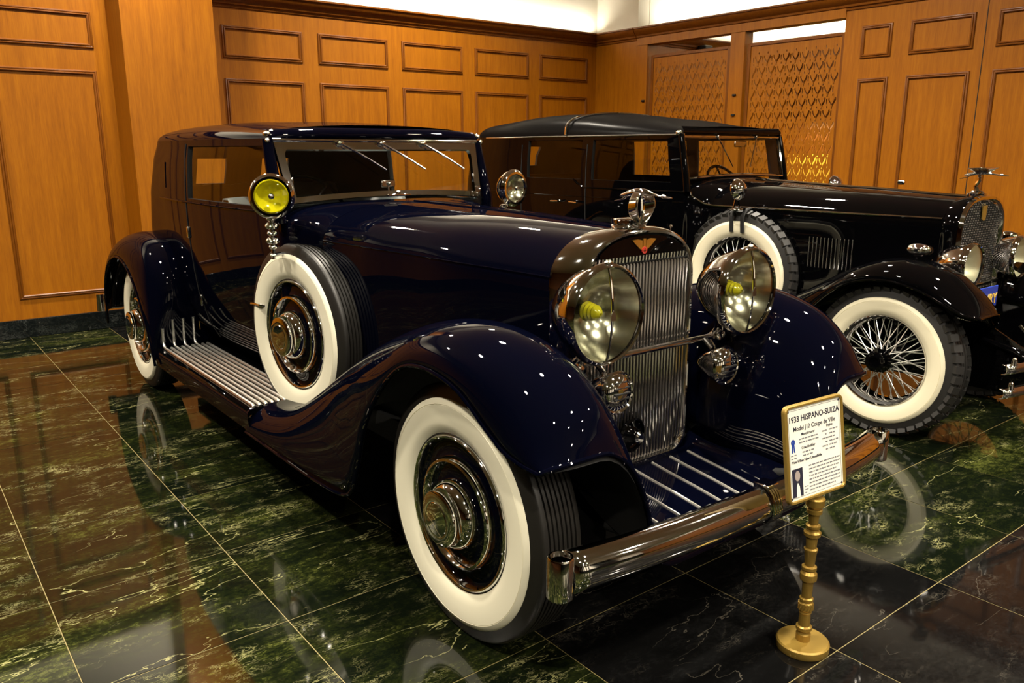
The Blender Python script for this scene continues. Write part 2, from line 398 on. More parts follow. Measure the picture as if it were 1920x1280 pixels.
for (ya, yb, lb) in ((5.29, 4.07, 'pierced fretwork wood screen nearer the wall corner'), (3.835, 2.65, 'pierced fretwork wood screen with light behind, beside the wide panels')):
    t = thing('fretwork_screen', lb, 'screen', (BX+.055, (ya+yb)/2, 0), 'fretwork screens in the right wall')
    W = wallmat((0, 0, 0), (0, -1, 0), (0, 0, 1), (-1, 0, 0)); h = (ya-yb)/2
    link('fretwork_board', fretwork(-h+.03, h-.03, .20, 2.79), t, W)
    for nm, c, d in (('stile', (-h+.02, 1.41, 0), (.04, 2.82, .032)), ('stile', (h-.02, 1.41, 0), (.04, 2.82, .032)), ('top_rail', (0, 2.805, 0), (2*h-.08, .035, .032)), ('bottom_rail', (0, .1, 0), (2*h-.08, .2, .032))):
        part(nm, MB().box(c, d, None, .003), 'wood_trim' if nm != 'bottom_rail' else 'wood', t, W, False)
# alcove behind the screens
struct('wall_alcove_side', MB().box((7.6, 5.6, 1.5), (3.2, .2, 3.0)), 'wood', 'wood wall of the alcove seen over the first fretwork screen', 'wall')
struct('wall_alcove_side_upper', MB().box((7.6, 5.6, (3.0+CEIL)/2), (3.2, .2, CEIL-3.0)), 'white_wall', 'white wall above the alcove moulding', 'wall')
crown('trim_9', (5.99, 5.5), (9.2, 5.5), (0, -1), 2.98, label='crown moulding along the alcove wall behind the beam')
struct('wall_alcove_end_lower', MB().box((9.3, 3.8, 1.6), (.2, 3.8, 3.2)), 'wood_dimmed', 'alcove end wall seen through the fretwork, its wood darkened as shade', 'wall')  # shade behind the fretwork holes put into the wood colour
alc = struct('wall_alcove_end', MB().box((9.3, 3.8, (CEIL+3.2)/2), (.2, 3.8, CEIL-3.2)), 'white_wall', 'bright white end wall of the alcove above the screens', 'wall')
part('wall_strip', MB().box((9.19, 5.0, (CEIL+3.2)/2), (.03, .22, CEIL-3.2)), 'cream', alc, None, False)
struct('ceiling_alcove', MB().box((7.6, 3.8, CEIL-.02), (3.2, 3.4, .03)), 'white_wall', 'white alcove ceiling lit from the cove', 'ceiling')
struct('wall_alcove_near', MB().box((7.6, 2.1, CEIL/2), (3.2, .2, CEIL)), 'white_wall', 'white near wall of the alcove hidden by panelling', 'wall')
part('glow_panel', MB().box((9.18, 4.9, 1.15), (.03, 1.1, .9), None, .01), 'plate_yellow', alc, None, False)  # yellow panel added to give the warm glow behind the screen
sp = part('wall_speaker', MB().box((7.0, 5.40, 2.93), (.16, .14, .2), None, .01), 'speaker_black', None, None, False)
sp['label'] = 'small black box speaker fixed under the alcove moulding'; sp['category'] = 'speaker'
# walls behind the camera, ceiling
struct('wall_left', MB().box((LX-.1, (FY+BY)/2, CEIL/2), (.2, BY-FY, CEIL)), 'wood_dimmed', 'wood wall at the left end of the hall', 'wall')
wfr = struct('wall_front', MB().box(((LX+BX)/2, FY-.1, CEIL/2), (BX-LX, .2, CEIL)), 'cream', 'pale wall of the hall behind the photographer', 'wall')
for k in range(6): part('pilaster', MB().box((LX+1.6+k*2.7, FY+.1, CEIL/2), (.9, .3, CEIL), None, .03), 'marble_base', wfr, None, False)
part('dado', MB().box(((LX+BX)/2, FY+.05, .6), (BX-LX, .2, 1.2)), 'marble_base', wfr, None, False)
ceil = struct('ceiling', MB().box(((LX+9.2)/2, (FY+BY)/2, CEIL+.05), (9.2-LX, BY-FY, .1)), 'ceiling_paint', 'plain ceiling with recessed downlights', 'ceiling')
ring = MB().lathe([(.125, .0), (.16, .0), (.165, .006), (.16, .012), (.128, .012), (.125, 0)], 24, RY(PI/2)).mesh('downlight_trim', 'chrome_soft')
for ix in range(3):
    for iy in range(7):
        x = -3.4+ix*3.1+(.9 if iy % 2 else 0); y = -11.4+iy*2.75
        link('downlight', ring, ceil, T(x, y, CEIL-.002))
        lamp('downlight_lamp', (x, y, CEIL-.012), .24, LAMP_W)
lamp('uplight', ((.55+BX)/2, BY-.09, 3.19), BX-.75, 34, (1, .92, .76), 3.0, (PI-math.radians(15), 0, 0), None, .05)  # added strip lamp, brightens the cream wall above the crown
# cove lights on top of the alcove mouldings, shining up the white walls; a small lamp added low on the end wall for the yellow glow
lamp('uplight', (8.75, 3.8, 3.25), .12, 55, (1, .93, .76), 3.0, (PI, math.radians(20), 0), None, 3.0)
lamp('uplight', (7.4, 5.2, 3.2), 2.6, 26, (1, .93, .76), 3.0, (PI+math.radians(-20), 0, 0), None, .12)
lamp('glow_lamp', (8.85, 4.95, 2.05), .12, 14, (1, .78, .35), 2.6, (0, math.radians(-25), 0), None, .7)
# ------------------------------------------------------------------ car building kit
def sec(w, zt, zs, zb, ex=2.3, n=12, nb=5):
    """hood section, left sill over the top to right sill"""
    L_ = [(-w, zb+(zs-zb)*k/nb) for k in range(nb)]
    for k in range(n+1):
        a = PI/2*k/n
        L_.append((-w*math.cos(a)**(2/ex), zs+(zt-zs)*math.sin(a)**(2/ex)))
    return L_+[(-x, z) for x, z in L_[-2::-1]]
def fender(O, C, I, n=72, m=12):
    """outer edge, crown and inner edge guide curves -> grid of a domed fender"""
    Oc, Cc, Ic = cr(O, n), cr(C, n), cr(I, n); rows = []
    for o, c, i in zip(Oc, Cc, Ic):
        r = []
        for k in range(m+1):
            a = PI/2*k/m; s_, co = math.sin(a), math.cos(a)
            r.append((c[0]+(o[0]-c[0])*co**.85, o[1]+(c[1]-o[1])*s_, o[2]+(c[2]-o[2])*s_**.92))
        for k in range(1, m+1):
            a = PI/2*k/m; s_, co = math.sin(a), math.cos(a)
            r.append((c[0]+(i[0]-c[0])*s_, c[1]+(i[1]-c[1])*(1-co), i[2]+(c[2]-i[2])*co))
        rows.append(r)
    return rows
def shell_rows(q, inset=0.0):
    """contour x level grid of a closed body: sides, rounded rear corners, back, domed roof"""
    rows = []
    Ys = q['Ys']; Xb = q['Xb']; nc = 7
    def contour(z, zref):
        yr = lerp(q['yr'], z)-inset; pts = []
        rc = q['rc']
        for Y in Ys:
            y = Y+(zref-q['belt'])*q['rake']*max(0, 1-(Y-Ys[0])/.9)*(1 if zref > q['belt'] else 0)
            if Y == Ys[0]: y += inset
            y = min(y, yr-rc) if Y < Ys[-1] else yr-rc
            pts.append([-(lerp(q['hw'], y)*lerp(q['g'], z)-inset), y, z])
        w = -pts[-1][0]
        for k in range(1, nc):
            a = PI/2*k/nc
            pts.append([-(w-rc+rc*math.cos(a)**.8), yr-rc+rc*math.sin(a)**.8, z])
        for X in Xb: pts.append([X if abs(X) < w-rc else math.copysign(w-rc, X), yr, z])
        pts += [[-p[0], p[1], p[2]] for p in pts[:len(Ys)+nc-1][::-1]]
        return pts
    for z in q['Zs']: rows.append(contour(z, z))
    ze = q['Zs'][-1]; top = rows[-1]
    for k, hf in q['roof']:
        r = []
        for p in top:
            y = p[1]; yr = lerp(q['yr'], ze)
            wgt = min(1, max(0, (y-(yr-q['rback']))/q['rback'])); wgt = wgt*wgt
            y2 = y-(1-k)*q['rback']*.9*wgt
            yf = top[0][1]
            h = lerp(q['crown'], y2)
            r.append([p[0]*k, y2, ze+lerp(q['eave'], y)*0+h*hf-inset])
        rows.append(r)
    return rows
def cellskip(q):
    ns = len(q['Ys']); nc = 7; nb = len(q['Xb']); n = 2*(ns+nc-1)+nb
    Zs = q['Zs']
    def skip(i, j):
        if i >= len(Zs)-1: return False
        zm = (Zs[i]+Zs[i+1])/2
        if j < ns-1: ym = (q['Ys'][j]+q['Ys'][j+1])/2
        elif j >= n-ns: k = n-1-j; ym = (q['Ys'][k]+q['Ys'][k-1])/2
        else:
            k = j-(ns+nc-1)
            if 0 <= k < nb-1:
                xm = (q['Xb'][k]+q['Xb'][k+1])/2
                return any(a < xm < b_ and c < zm < d for a, b_, c, d in q['backwin'])
            return False
        return any(a < ym < b_ and c < zm < d for a, b_, c, d in q['sidewin'])
    return skip
def car_body(q, car, paint, roofmat=None):
    rows = shell_rows(q); sk = cellskip(q); nz = len(q['Zs'])
    part('body', MB().grid(rows[:nz], False, sk), paint, car, None, True, 50)
    part('roof', MB().grid(rows[nz-1:]), roofmat or paint, car, None, True, 60)
    inn = shell_rows(q, .03)
    part('headliner', MB().grid(inn, False, sk), 'interior', car, None, True, 50)
    # window reveals and panes
    ns = len(q['Ys']); Zs = q['Zs']; n = len(rows[0])
    for a, b_, c, d in q['sidewin']:
        ja = min(range(ns), key=lambda k: abs(q['Ys'][k]-a)); jb = min(range(ns), key=lambda k: abs(q['Ys'][k]-b_))
        ia = min(range(nz), key=lambda k: abs(Zs[k]-c)); ib = min(range(nz), key=lambda k: abs(Zs[k]-d))
        for side in (0, 1):
            J = (lambda k: k) if side == 0 else (lambda k: n-1-k)
            loop = [(ia, j) for j in range(ja, jb)]+[(i, jb) for i in range(ia, ib)]+[(ib, j) for j in range(jb, ja, -1)]+[(i, ja) for i in range(ib, ia, -1)]
            lo = [rows[i][J(j)] for i, j in loop]; li = [inn[i][J(j)] for i, j in loop]
            fr = part('window_frame', MB().grid([lo, li], True), 'dark', car, None, True, 30)
            mid = [[tuple((Vector(rows[i][J(j)])+Vector(inn[i][J(j)]))/2) for j in range(ja, jb+1)] for i in range(ia, ib+1)]
            part('window_pane', MB().grid(mid), 'glass', fr, None, True, 60)
    for a, b_, c, d in q['backwin']:
        off = ns+6
        ja = off+min(range(len(q['Xb'])), key=lambda k: abs(q['Xb'][k]-a)); jb = off+min(range(len(q['Xb'])), key=lambda k: abs(q['Xb'][k]-b_))
        ia = min(range(nz), key=lambda k: abs(Zs[k]-c)); ib = min(range(nz), key=lambda k: abs(Zs[k]-d))
        loop = [(ia, j) for j in range(ja, jb)]+[(i, jb) for i in range(ia, ib)]+[(ib, j) for j in range(jb, ja, -1)]+[(i, ja) for i in range(ib, ia, -1)]
        fr = part('rear_window_frame', MB().grid([[rows[i][j] for i, j in loop], [inn[i][j] for i, j in loop]], True), 'dark', car, None, True, 30)
        mid = [[tuple((Vector(rows[i][j])+Vector(inn[i][j]))/2) for j in (ja, jb)] for i in (ia, ib)]
        part('rear_window_pane', MB().grid(mid), 'glass', fr)
def tyre_prof(R, rw, width, rim, groove=7):
    h = width
    P_ = [(rim-.006, .035), (rim+.012, .014), (rim+.05, .0), (rw-.02, -.001), (rw, .006), (rw+.6*(R-rw)*.7, .013), (R-.008, .019), (R-.002, .024)]
    a0, a1 = .028, h-.028; st = (a1-a0)/(groove+1)
    P_.append((R, a0))
    for k in range(1, groove+1):
        c = a0+st*k
        P_ += [(R, c-.0035), (R-.008, c-.0025), (R-.008, c+.0025), (R, c+.0035)]
    P_.append((R, a1))
    P_ += [(r, h-a) for r, a in P_[7::-1]]
    return P_
def whitewall_mb(rw, rim):
    return MB().lathe([(rim+.004, .020), (rim+.012, .011), (rim+.05, -.004), (rw-.022, -.005), (rw-.0205, -.003), (rw-.019, -.005), (rw-.004, .0005), (rw+.001, .006), (rw, .012)], 72)
def disc_wheel(parent, M, name='wheel'):
    """disc wheel with chrome rings and hub cap: outer face towards -X"""
    R, rw, wd, rim = .45, .40, .195, .268
    disc = MB().lathe([(.262, .03), (.24, .034), (.2, .026), (.16, .018), (.13, .014), (.05, .012), (0.001, .012)], 64)
    wh = part(name, disc, 'navy', parent, M, label='dark navy disc wheel with chrome rings and white sidewall')
    part('tyre', MB().lathe(tyre_prof(R, rw, wd, .262), 96), 'tread', wh, None, True, 35)
    part('whitewall', whitewall_mb(rw, rim), 'whitewall', wh)
    part('rim_ring', MB().lathe([(.258, .035), (.256, .018), (.262, .006), (.268, .004), (.274, .010), (.276, .022)], 72), 'chrome', wh)
    part('trim_ring', MB().lathe([(.170, .02), (.174, .004), (.183, -.006), (.192, -.004), (.198, .008), (.199, .026)], 72), 'chrome', wh)
    hub = part('hub_cap', MB().lathe([(.122, .016), (.122, .0), (.117, -.018), (.106, -.034), (.100, -.038), (.098, -.050), (.099, -.058), (.096, -.066), (.086, -.070), (.062, -.072), (.060, -.0715), (.058, -.0735), (.03, -.076), (.001, -.077)], 56), 'chrome', wh)
    return wh
def wire_wheel(parent, M, singles=True, name='wheel'):
    R, rw, wd, rim = .45, .375, .19, .262
    hubm = MB().lathe([(.03, .10), (.062, .10), (.062, .03), (.075, .02), (.075, .008), (.05, .0), (.052, -.03), (.06, -.032), (.062, -.05), (.05, -.056), (.03, -.056), (.028, -.048), (.001, -.048)], 8, RX(PI/8))
    wh = part(name, hubm, 'black_paint', parent, M, True, 30, label='wire spoke wheel with chrome rim and white sidewall')
    tm = MB().lathe(tyre_prof(R-.012, rw, wd, .258, 4), 96)
    n = 46
    for k in range(n):          # shoulder blocks of the tread
        for sd in (-1, 1):
            a = 2*PI*(k+(.5 if sd > 0 else 0))/n
            c = wd/2+sd*.062
            tm.box((0, 0, 0), (.052, .042, .026), RX(a) @ T(c, 0, R-.0165) @ RY(sd*.42) @ RZ(sd*.15))
    part('tyre', tm, 'rubber', wh, None, True, 30)
    part('whitewall', whitewall_mb(rw, rim), 'whitewall_aged', wh)
    part('rim', MB().lathe([(.262, .012), (.268, .004), (.272, .012), (.262, .03), (.246, .045), (.236, .075), (.236, .12), (.26, .15)], 72), 'chrome', wh, None, True, 50)
    sp = []
    for k in range(60):
        a = 2*PI*k/60
        if k % 2 == 0: r0, x0, da, x1 = .060, .012, .42*(1 if k % 4 == 0 else -1), .062
        else: r0, x0, da, x1 = .060, .095, .62*(1 if k % 4 == 1 else -1), .085
        sp.append(((x0, r0*math.cos(a+da), r0*math.sin(a+da)), (x1, .240*math.cos(a), .240*math.sin(a))))
    if singles:
        cache = {}
        for k, (p, q_) in enumerate(sp):
            d = Vector(q_)-Vector(p); L_ = round(d.length, 4)
            if L_ not in cache: cache[L_] = MB().cyl((0, 0, 0), (0, 0, L_), .0030, 5).mesh('spoke', 'step_metal')
            link('spoke', cache[L_], wh, T(*p) @ d.to_track_quat('Z', 'Y').to_matrix().to_4x4())
    else:
        mb = MB()
        for p, q_ in sp: mb.cyl(p, q_, .0027, 5)
        o = part('spokes', mb, 'step_metal', wh); o['kind'] = 'stuff'
    return wh
def headlamp(parent, M, r=.165, name='headlamp', depth=.20, yellow=True, paint=None):
    """bucket lamp looking along -X in its own frame"""
    b = MB().lathe([(r*.97, .0), (r*.99, .012), (r*.95, .04), (r*.86, .09), (r*.70, .14), (r*.48, .18), (r*.24, .205), (r*.2, .215), (r*.12, .225), (.001, .228)], 48)
    h = part(name, b, paint or 'chrome', parent, M, label='large round headlamp with chrome shell')
    part('rim', MB().lathe([(r*.93, -.012), (r*.955, -.018), (r*1.0, -.012), (r*1.03, .0), (r*1.03, .012), (r*.99, .018)], 56), 'chrome', h)
    part('reflector', MB().lathe([(r*.94, .002), (r*.80, .05), (r*.60, .088), (r*.36, .112), (r*.14, .122), (.001, .123)], 48), 'mirror_in' if yellow else 'reflector_pale', h)
    part('lens', MB().lathe([(r*.945, -.010), (r*.7, -.019), (r*.4, -.026), (.001, -.029)], 48), 'lens', h)
    if yellow:
        cone = MB().lathe([(r*.10, .115), (r*.17, .105)]+[(r*(.19-.008*k+(.022 if k % 2 else 0)), .098-.0075*k) for k in range(9)]+[(r*.07, .028), (.003, .024)], 24)
        part('bulb_cover', cone, 'bulb_yellow', h)
        part('divider_bar', MB().tube([(-.006-.022*(1-(t/10)**2), 0, r*.95*t/10) for t in range(-10, 11)], .0045, 8), 'chrome', h)
        part('shield', MB().prism([(0, -.020), (.011, -.004), (.011, .014), (-.011, .014), (-.011, -.004)], -.002, .003, T(-.031, 0, 0) @ RY(-PI/2) @ RZ(PI/2)), 'chrome_soft', h, None, False)
        part('top_clip', MB().ball((-.004, 0, r*1.03), (.012, .018, .010)), 'chrome', h)
    return h
FWD = RZ(PI/2)          # -X face turned to look along -Y
def stork(parent, M, up=False):
    """flying stork mascot, nose towards -Y"""
    body = MB().tube(cr([(0, .085, .090), (0, .05, .098), (0, .01, .106), (0, -.03, .108), (0, -.06, .104), (0, -.095, .098), (0, -.13, .094), (0, -.165, .092)], 22), [.003+.010*math.sin(PI*min(1, k/14))**.8 if k < 14 else .0045-.0005*(k-14)*.6 for k in range(22)], 10)
    body.ball((0, -.125, .096), (.007, .012, .007), 10, 6)
    o = part('mascot', body, 'chrome', parent, M, label='chrome flying stork mascot')
    for s_ in (-1, 1):
        wg = MB()
        if not up:
            a = cr([(s_*.006, -.044, .108), (s_*.032, -.044, .098), (s_*.046, -.046, .055), (s_*.012, -.036, -.008)], 14)
            b_ = cr([(s_*.006, .002, .108), (s_*.030, .0, .092), (s_*.040, .004, .040), (s_*.008, -.014, -.012)], 14)
        else:
            a = cr([(s_*.012, -.055, .108), (s_*.05, -.070, .128), (s_*.09, -.072, .136), (s_*.13, -.058, .138)], 14)
            b_ = cr([(s_*.012, .012, .106), (s_*.05, .020, .120), (s_*.09, .026, .130), (s_*.13, .012, .134)], 14)
        rows = [[tuple(Vector(p).lerp(Vector(r), k/8)+Vector((s_*.0035*(k % 2), 0, 0))) for k in range(9)] for p, r in zip(a, b_)]
        part('wing', wg.grid(rows), 'chrome', o, None, True, 60, None, .004)
    legs = MB()
    for s_ in (-1, 1): legs.tube([(s_*.006, .04, .094), (s_*.008, .07, .078), (s_*.010, .105, .070)], .0022, 6)
    part('legs', legs, 'chrome', o)
    if up: part('stem', MB().tube(cr([(0, 0, 0), (0, .012, .03), (0, -.006, .065), (0, 0, .10)], 12), [.014-.0005*k for k in range(12)], 8), 'chrome', o)
    else: part('stem', MB().tube(cr([(0, -.022, -.01), (0, -.024, .03), (0, -.022, .07), (0, -.02, .1)], 8), .0045, 8), 'chrome', o)
    return o
# ------------------------------------------------------------------ front car (navy coupe)
car = thing('vintage_car', 'dark navy vintage coupe with white sidewall disc wheels, parked nearest in front', 'car', (0, 0, 0))
HW = [(-.1, .335), (.03, .345), (.75, .425), (1.3, .485), (1.5, .515)]
q1 = dict(belt=1.36, rake=.34, rc=.20, rback=.55,
    Ys=[1.72, 1.745, 1.79, 1.95, 2.2, 2.45, 2.7, 2.92, 2.96, 3.1, 3.3, 3.5, 3.62],
    Xb=[-.40, -.34, -.13, -.06, .06, .13, .34, .40],
    Zs=[.40, .48, .58, .70, .85, 1.0, 1.15, 1.28, 1.34, 1.36, 1.375, 1.42, 1.44, 1.52, 1.595, 1.61, 1.675, 1.695, 1.71],
    yr=[(.4, 4.05), (.8, 4.10), (1.1, 4.06), (1.36, 3.98), (1.6, 3.88), (1.72, 3.80)],
    hw=[(1.7, .628), (1.85, .645), (2.3, .685), (2.7, .705), (3.2, .705), (3.6, .68)],
    g=[(.4, .66), (.5, .80), (.6, .88), (.8, .955), (1.0, .985), (1.2, 1.0), (1.36, 1.0), (1.55, .985), (1.71, .955)],
    roof=[(.992, .12), (.975, .26), (.945, .42), (.90, .56), (.83, .68), (.72, .79), (.55, .89), (.3, .97), (0, 1.0)],
    crown=[(1.7, .062), (1.9, .075), (2.3, .10), (2.8, .115), (3.4, .11), (3.8, .09)], eave=[(0, 0), (1, 0)],
    sidewin=[(1.79, 2.92, 1.375, 1.675)], backwin=[(-.34, -.13, 1.42, 1.595), (.13, .34, 1.42, 1.595)])
car_body(q1, car, 'navy')
for s_ in (-1, 1):
    X = lambda y, z: s_*(lerp(q1['hw'], y)*lerp(q1['g'], z)+.002)
    part('door_seam', MB().tube([(X(2.96, z), 2.96, z) for z in (.5, .6, .7, .8, .95, 1.1, 1.25, 1.36, 1.5, 1.62, 1.69)], .003, 5), 'dark', car)
    part('belt_moulding', MB().tube([(X(y, 1.352), y, 1.352) for y in (1.74, 1.85, 2.0, 2.3, 2.6, 2.9, 3.2, 3.45, 3.6)], .006, 6), 'navy', car)
    for z in (.75, 1.17): part('door_hinge', MB().box((X(2.965, z), 2.965, z), (.016, .03, .07), None, .005), 'chrome_soft', car)
    part('door_handle', MB().tube(cr([(X(1.95, .9)+s_*.01, 1.92, .87), (X(1.95, .9)+s_*.045, 1.93, .87), (X(1.95, .9)+s_*.045, 1.98, .868), (X(1.95, .9)+s_*.045, 2.06, .862)], 12), .009, 8), 'chrome', car)
    part('landau_strip', MB().tube([(X(3.42, z), 3.42, z) for z in (1.42, 1.5, 1.58)], .004, 6), 'chrome', car)
# hood and scuttle
ht = [(-.1, 1.366), (.03, 1.372), (.8, 1.392), (1.5, 1.400)]
def hoodsec(y): return sec(lerp(HW, y), lerp(ht, y), lerp([(0, 1.16), (1.5, 1.20)], y), .58, lerp([(0, 2.35), (1.5, 2.5)], y))
ys = [.03+(1.50-.03)*k/16 for k in range(17)]
part('hood', MB().grid([[(x, y, z) for x, z in hoodsec(y)] for y in ys]), 'navy', car, None, True, 60)
rows = []
for k in range(9):
    t = k/8; y = 1.503+.245*t; w_ = .515+(.634-.515)*(t*t*(3-2*t)); zt = 1.400-.002*t
    rows.append([(x, y, z) for x, z in sec(w_, zt, 1.20+.06*t, .50, 2.5+.9*t)])
part('scuttle', MB().grid(rows), 'navy', car, None, True, 60)
for s_ in (-1, 1):
    part('hood_seam', MB().tube([(s_*(lerp(HW, y)+.001), y, 1.215+.012*y) for y in ys], .003, 6), 'navy', car)
part('hood_hinge', MB().tube([(0, y, lerp(ht, y)+.001) for y in ys], .005, 6), 'navy', car)
# vent on the scuttle
part('scuttle_vent', MB().box((0, 1.655, 1.425), (.14, .03, .012), None, .004).ball((0, 1.66, 1.437), .014), 'chrome', car)
# radiator
def radout(hwid, zt, zb, y, rb=.075, ex=2.5, zs=1.17):
    P_ = []
    for k in range(7):
        a = PI/2*k/6; P_.append((hwid-rb+rb*math.sin(a), zb+rb-rb*math.cos(a)))
    R_ = [(hwid, zb+rb+(zs-zb-rb)*k/5) for k in range(1, 5)]
    for k in range(15):
        a = PI/2*k/14; R_.append((hwid*math.cos(a)**(2/ex), zs+(zt-zs)*math.sin(a)**(2/ex)))
    half = P_+R_
    return [(x, y, z) for x, z in half]+[(-x, y, z) for x, z in half[-2::-1]]
shell = MB().grid([radout(.345, 1.374, .50, .034), radout(.340, 1.378, .49, .0), radout(.312, 1.381, .475, -.055), radout(.288, 1.376, .468, -.088), radout(.280, 1.368, .470, -.096), radout(.274, 1.36, .476, -.094), radout(.268, 1.352, .482, -.07)], True)
rad = part('radiator_shell', shell, 'chrome', car, None, True, 50, 'polished chrome radiator shell')
core = [(x, z) for x, _, z in radout(.27, 1.354, .480, 0)]
part('radiator_core', MB().prism(core, -.0, .02, T(0, -.045, 0) @ RX(PI/2) @ T(0, 0, -.02)), 'dark', rad, None, False)
def arch_z(x, hwid=.268, zt=1.352, zs=1.17, ex=2.5): return zs+(zt-zs)*max(0, 1-(abs(x)/hwid)**ex)**(1/ex)
ns_ = 31
for k in range(ns_):
    x = -.256+.512*k/(ns_-1); ztop = min(1.252, arch_z(x)-.004); zb = .486+(.04 if abs(x) > .235 else .012 if abs(x) > .21 else 0)
    part('grille_slat', MB().tube([(x, -.070, zb), (x, -.078, zb+.006), (x, -.078, ztop-.006), (x, -.070, ztop)], .0056, 8, False, True, 1.6), 'nickel', rad)
    zt2 = min(1.276, arch_z(x)-.004)
    if zt2 > 1.266: part('upper_slat', MB().tube([(x, -.090, 1.260), (x, -.092, zt2+.004)], .0050, 6), 'nickel', rad)
part('grille_bar', MB().cyl((-.262, -.084, 1.256), (.262, -.084, 1.256), .0025, 8), 'dark', rad)
badge = [(x, arch_z(x)-.002) for x in [-.24+.48*k/24 for k in range(25)] if arch_z(x)-.002 > 1.279]
badge = [(badge[0][0], 1.278)]+badge+[(badge[-1][0], 1.278)]
part('badge_plate', MB().prism(badge, 0, .012, T(0, -.080, 0) @ RX(PI/2)), 'black_paint', rad, None, False)
em = MB()
for s_ in (-1, 1):
    em.prism([(s_*.008, -.012), (s_*.02, -.010), (s_*.042, .006), (s_*.062, .024), (s_*.035, .027), (s_*.012, .022)][::s_], 0, .004)
em.prism([(-.007, -.005), (.007, -.005), (.007, .028), (-.007, .028)], 0, .005)
e_ = part('emblem', em, 'gold_emblem', rad, T(0, -.093, 1.312) @ RX(PI/2), False, label='gold winged emblem')
part('emblem_disc', MB().lathe([(.001, .006), (.013, .006), (.013, 0)], 16, T(0, -.014, 0) @ RY(-PI/2)), 'red_enamel', e_)
part('emblem_cross', MB().box((0, -.014, .007), (.014, .004, .002)).box((0, -.014, .007), (.004, .014, .002)), 'chrome', e_, None, False)
capm = MB().lathe([(.001, .0), (.062, .0), (.066, .006), (.060, .012), (.056, .014), (.060, .018), (.060, .027), (.054, .031), (.03, .034), (.001, .036)], 32, T(0, -.012, 1.376) @ RY(-PI/2))
for k in range(20): capm.box((0, 0, 0), (.006, .008, .016), T(0, -.012, 1.398) @ RZ(2*PI*k/20) @ T(.060, 0, 0))
part('radiator_cap', capm, 'chrome', rad, None, True, 30)
stork(car, T(0, -.052, 1.398))
cm = MB().lathe([(.062, .0), (.068, -.012), (.060, -.018), (.055, -.004), (.03, .004), (.001, .004)], 28, T(-.04, -.098, .598) @ FWD)
part('crank_cover', cm, 'black_paint', rad)
part('crank_knob', MB().lathe([(.024, .01), (.024, -.02), (.016, -.028), (.001, -.028)], 16, T(-.012, -.10, .585) @ FWD), 'chrome', rad)
part('shell_pin', MB().cyl((.16, -.08, 1.33), (.16, -.08, 1.372), .003, 6).ball((.16, -.08, 1.375), .006), 'chrome', rad)
# front fenders
O1 = [(-.845, -.515, .775), (-.853, -.44, .785), (-.857, -.37, .803), (-.858, -.28, .85), (-.858, -.13, .935), (-.858, .06, .963), (-.858, .22, .925), (-.858, .38, .79), (-.858, .50, .62), (-.858, .57, .44), (-.860, .66, .31), (-.862, .95, .275), (-.865, 1.3, .272), (-.868, 1.6, .272), (-.870, 1.75, .272)]
C1 = [(-.66, -.565, .805), (-.66, -.545, .865), (-.66, -.505, .935), (-.66, -.40, 1.025), (-.66, -.25, 1.080), (-.66, -.06, 1.103), (-.66, .16, 1.080), (-.66, .38, 1.010), (-.665, .60, .915), (-.67, .80, .812), (-.68, .98, .705), (-.69, 1.16, .590), (-.70, 1.36, .480), (-.70, 1.56, .420), (-.70, 1.75, .402)]
I1 = [(-.44, -.585, .415), (-.43, -.50, .43), (-.42, -.42, .44), (-.40, -.33, .45), (-.37, -.22, .47), (-.35, -.05, .54), (-.36, .16, .63), (-.38, .40, .64), (-.41, .62, .63), (-.43, .85, .58), (-.45, 1.02, .53), (-.46, 1.2, .46), (-.46, 1.4, .42), (-.46, 1.58, .402), (-.46, 1.75, .398)]
fr_rows = fender(O1, C1, I1)
fm = MB().grid(fr_rows)
shade_sheet = MB().grid(fender([(x+.012, y, z) for x, y, z in O1], [(x, y, z-.02) for x, y, z in C1], [(x-.012, y, z) for x, y, z in I1], 48, 8))  # matte black inner sheet added to stand in for shade under the fender
lip = [r for r in fr_rows[0]]
bead = MB().tube([r[0] for r in fr_rows[::-1]]+lip[1:], .0085, 8)
# rear fenders
O2 = [(-.885, 3.33, .285), (-.893, 3.35, .42), (-.898, 3.44, .60), (-.902, 3.56, .76), (-.904, 3.74, .885), (-.905, 3.98, .935), (-.904, 4.22, .88), (-.902, 4.40, .76), (-.898, 4.51, .60), (-.89, 4.56, .44), (-.88, 4.62, .36)]
C2 = [(-.70, 3.325, .40), (-.70, 3.30, .58), (-.70, 3.305, .76), (-.69, 3.36, .93), (-.69, 3.50, 1.05), (-.69, 3.76, 1.105), (-.69, 4.05, 1.085), (-.69, 4.34, 1.0), (-.69, 4.62, .85), (-.70, 4.84, .64), (-.71, 4.96, .42)]
I2 = [(-.46, 3.335, .40), (-.48, 3.36, .56), (-.52, 3.40, .72), (-.56, 3.48, .84), (-.56, 3.60, .93), (-.56, 3.80, .97), (-.56, 4.05, .95), (-.55, 4.3, .86), (-.52, 4.55, .70), (-.50, 4.75, .52), (-.50, 4.88, .36)]
rr_rows = fender(O2, C2, I2)
rm = MB().grid(rr_rows); rbead = MB().tube([r[0] for r in rr_rows], .0085, 8)
crest = MB().tube([tuple(Vector(r[16])+Vector((0, -.002, .002))) for r in rr_rows[4:60]], .0028, 6)
board = MB().box((-.665, 2.55, .382), (.41, 1.68, .034), None, .008)
rows = [[(-.865+dx, y, z) for dx, z in ((.03, .399), (.008, .398), (-.004, .390), (-.010, .372), (-.008, .34), (-.002, .30), (.006, .275), (.03, .27))] for y in [1.70+1.66*k/10 for k in range(11)]]
valance = MB().grid(rows)
strips = [-.825+.033*k for k in range(9)]
def face_y(x, z):
    c_ = [p[1] for r in rr_rows[:30] for p in r if abs(p[0]-x) < .03 and abs(p[2]-z) < .03]
    return (min(c_) if c_ else 3.31)-.003
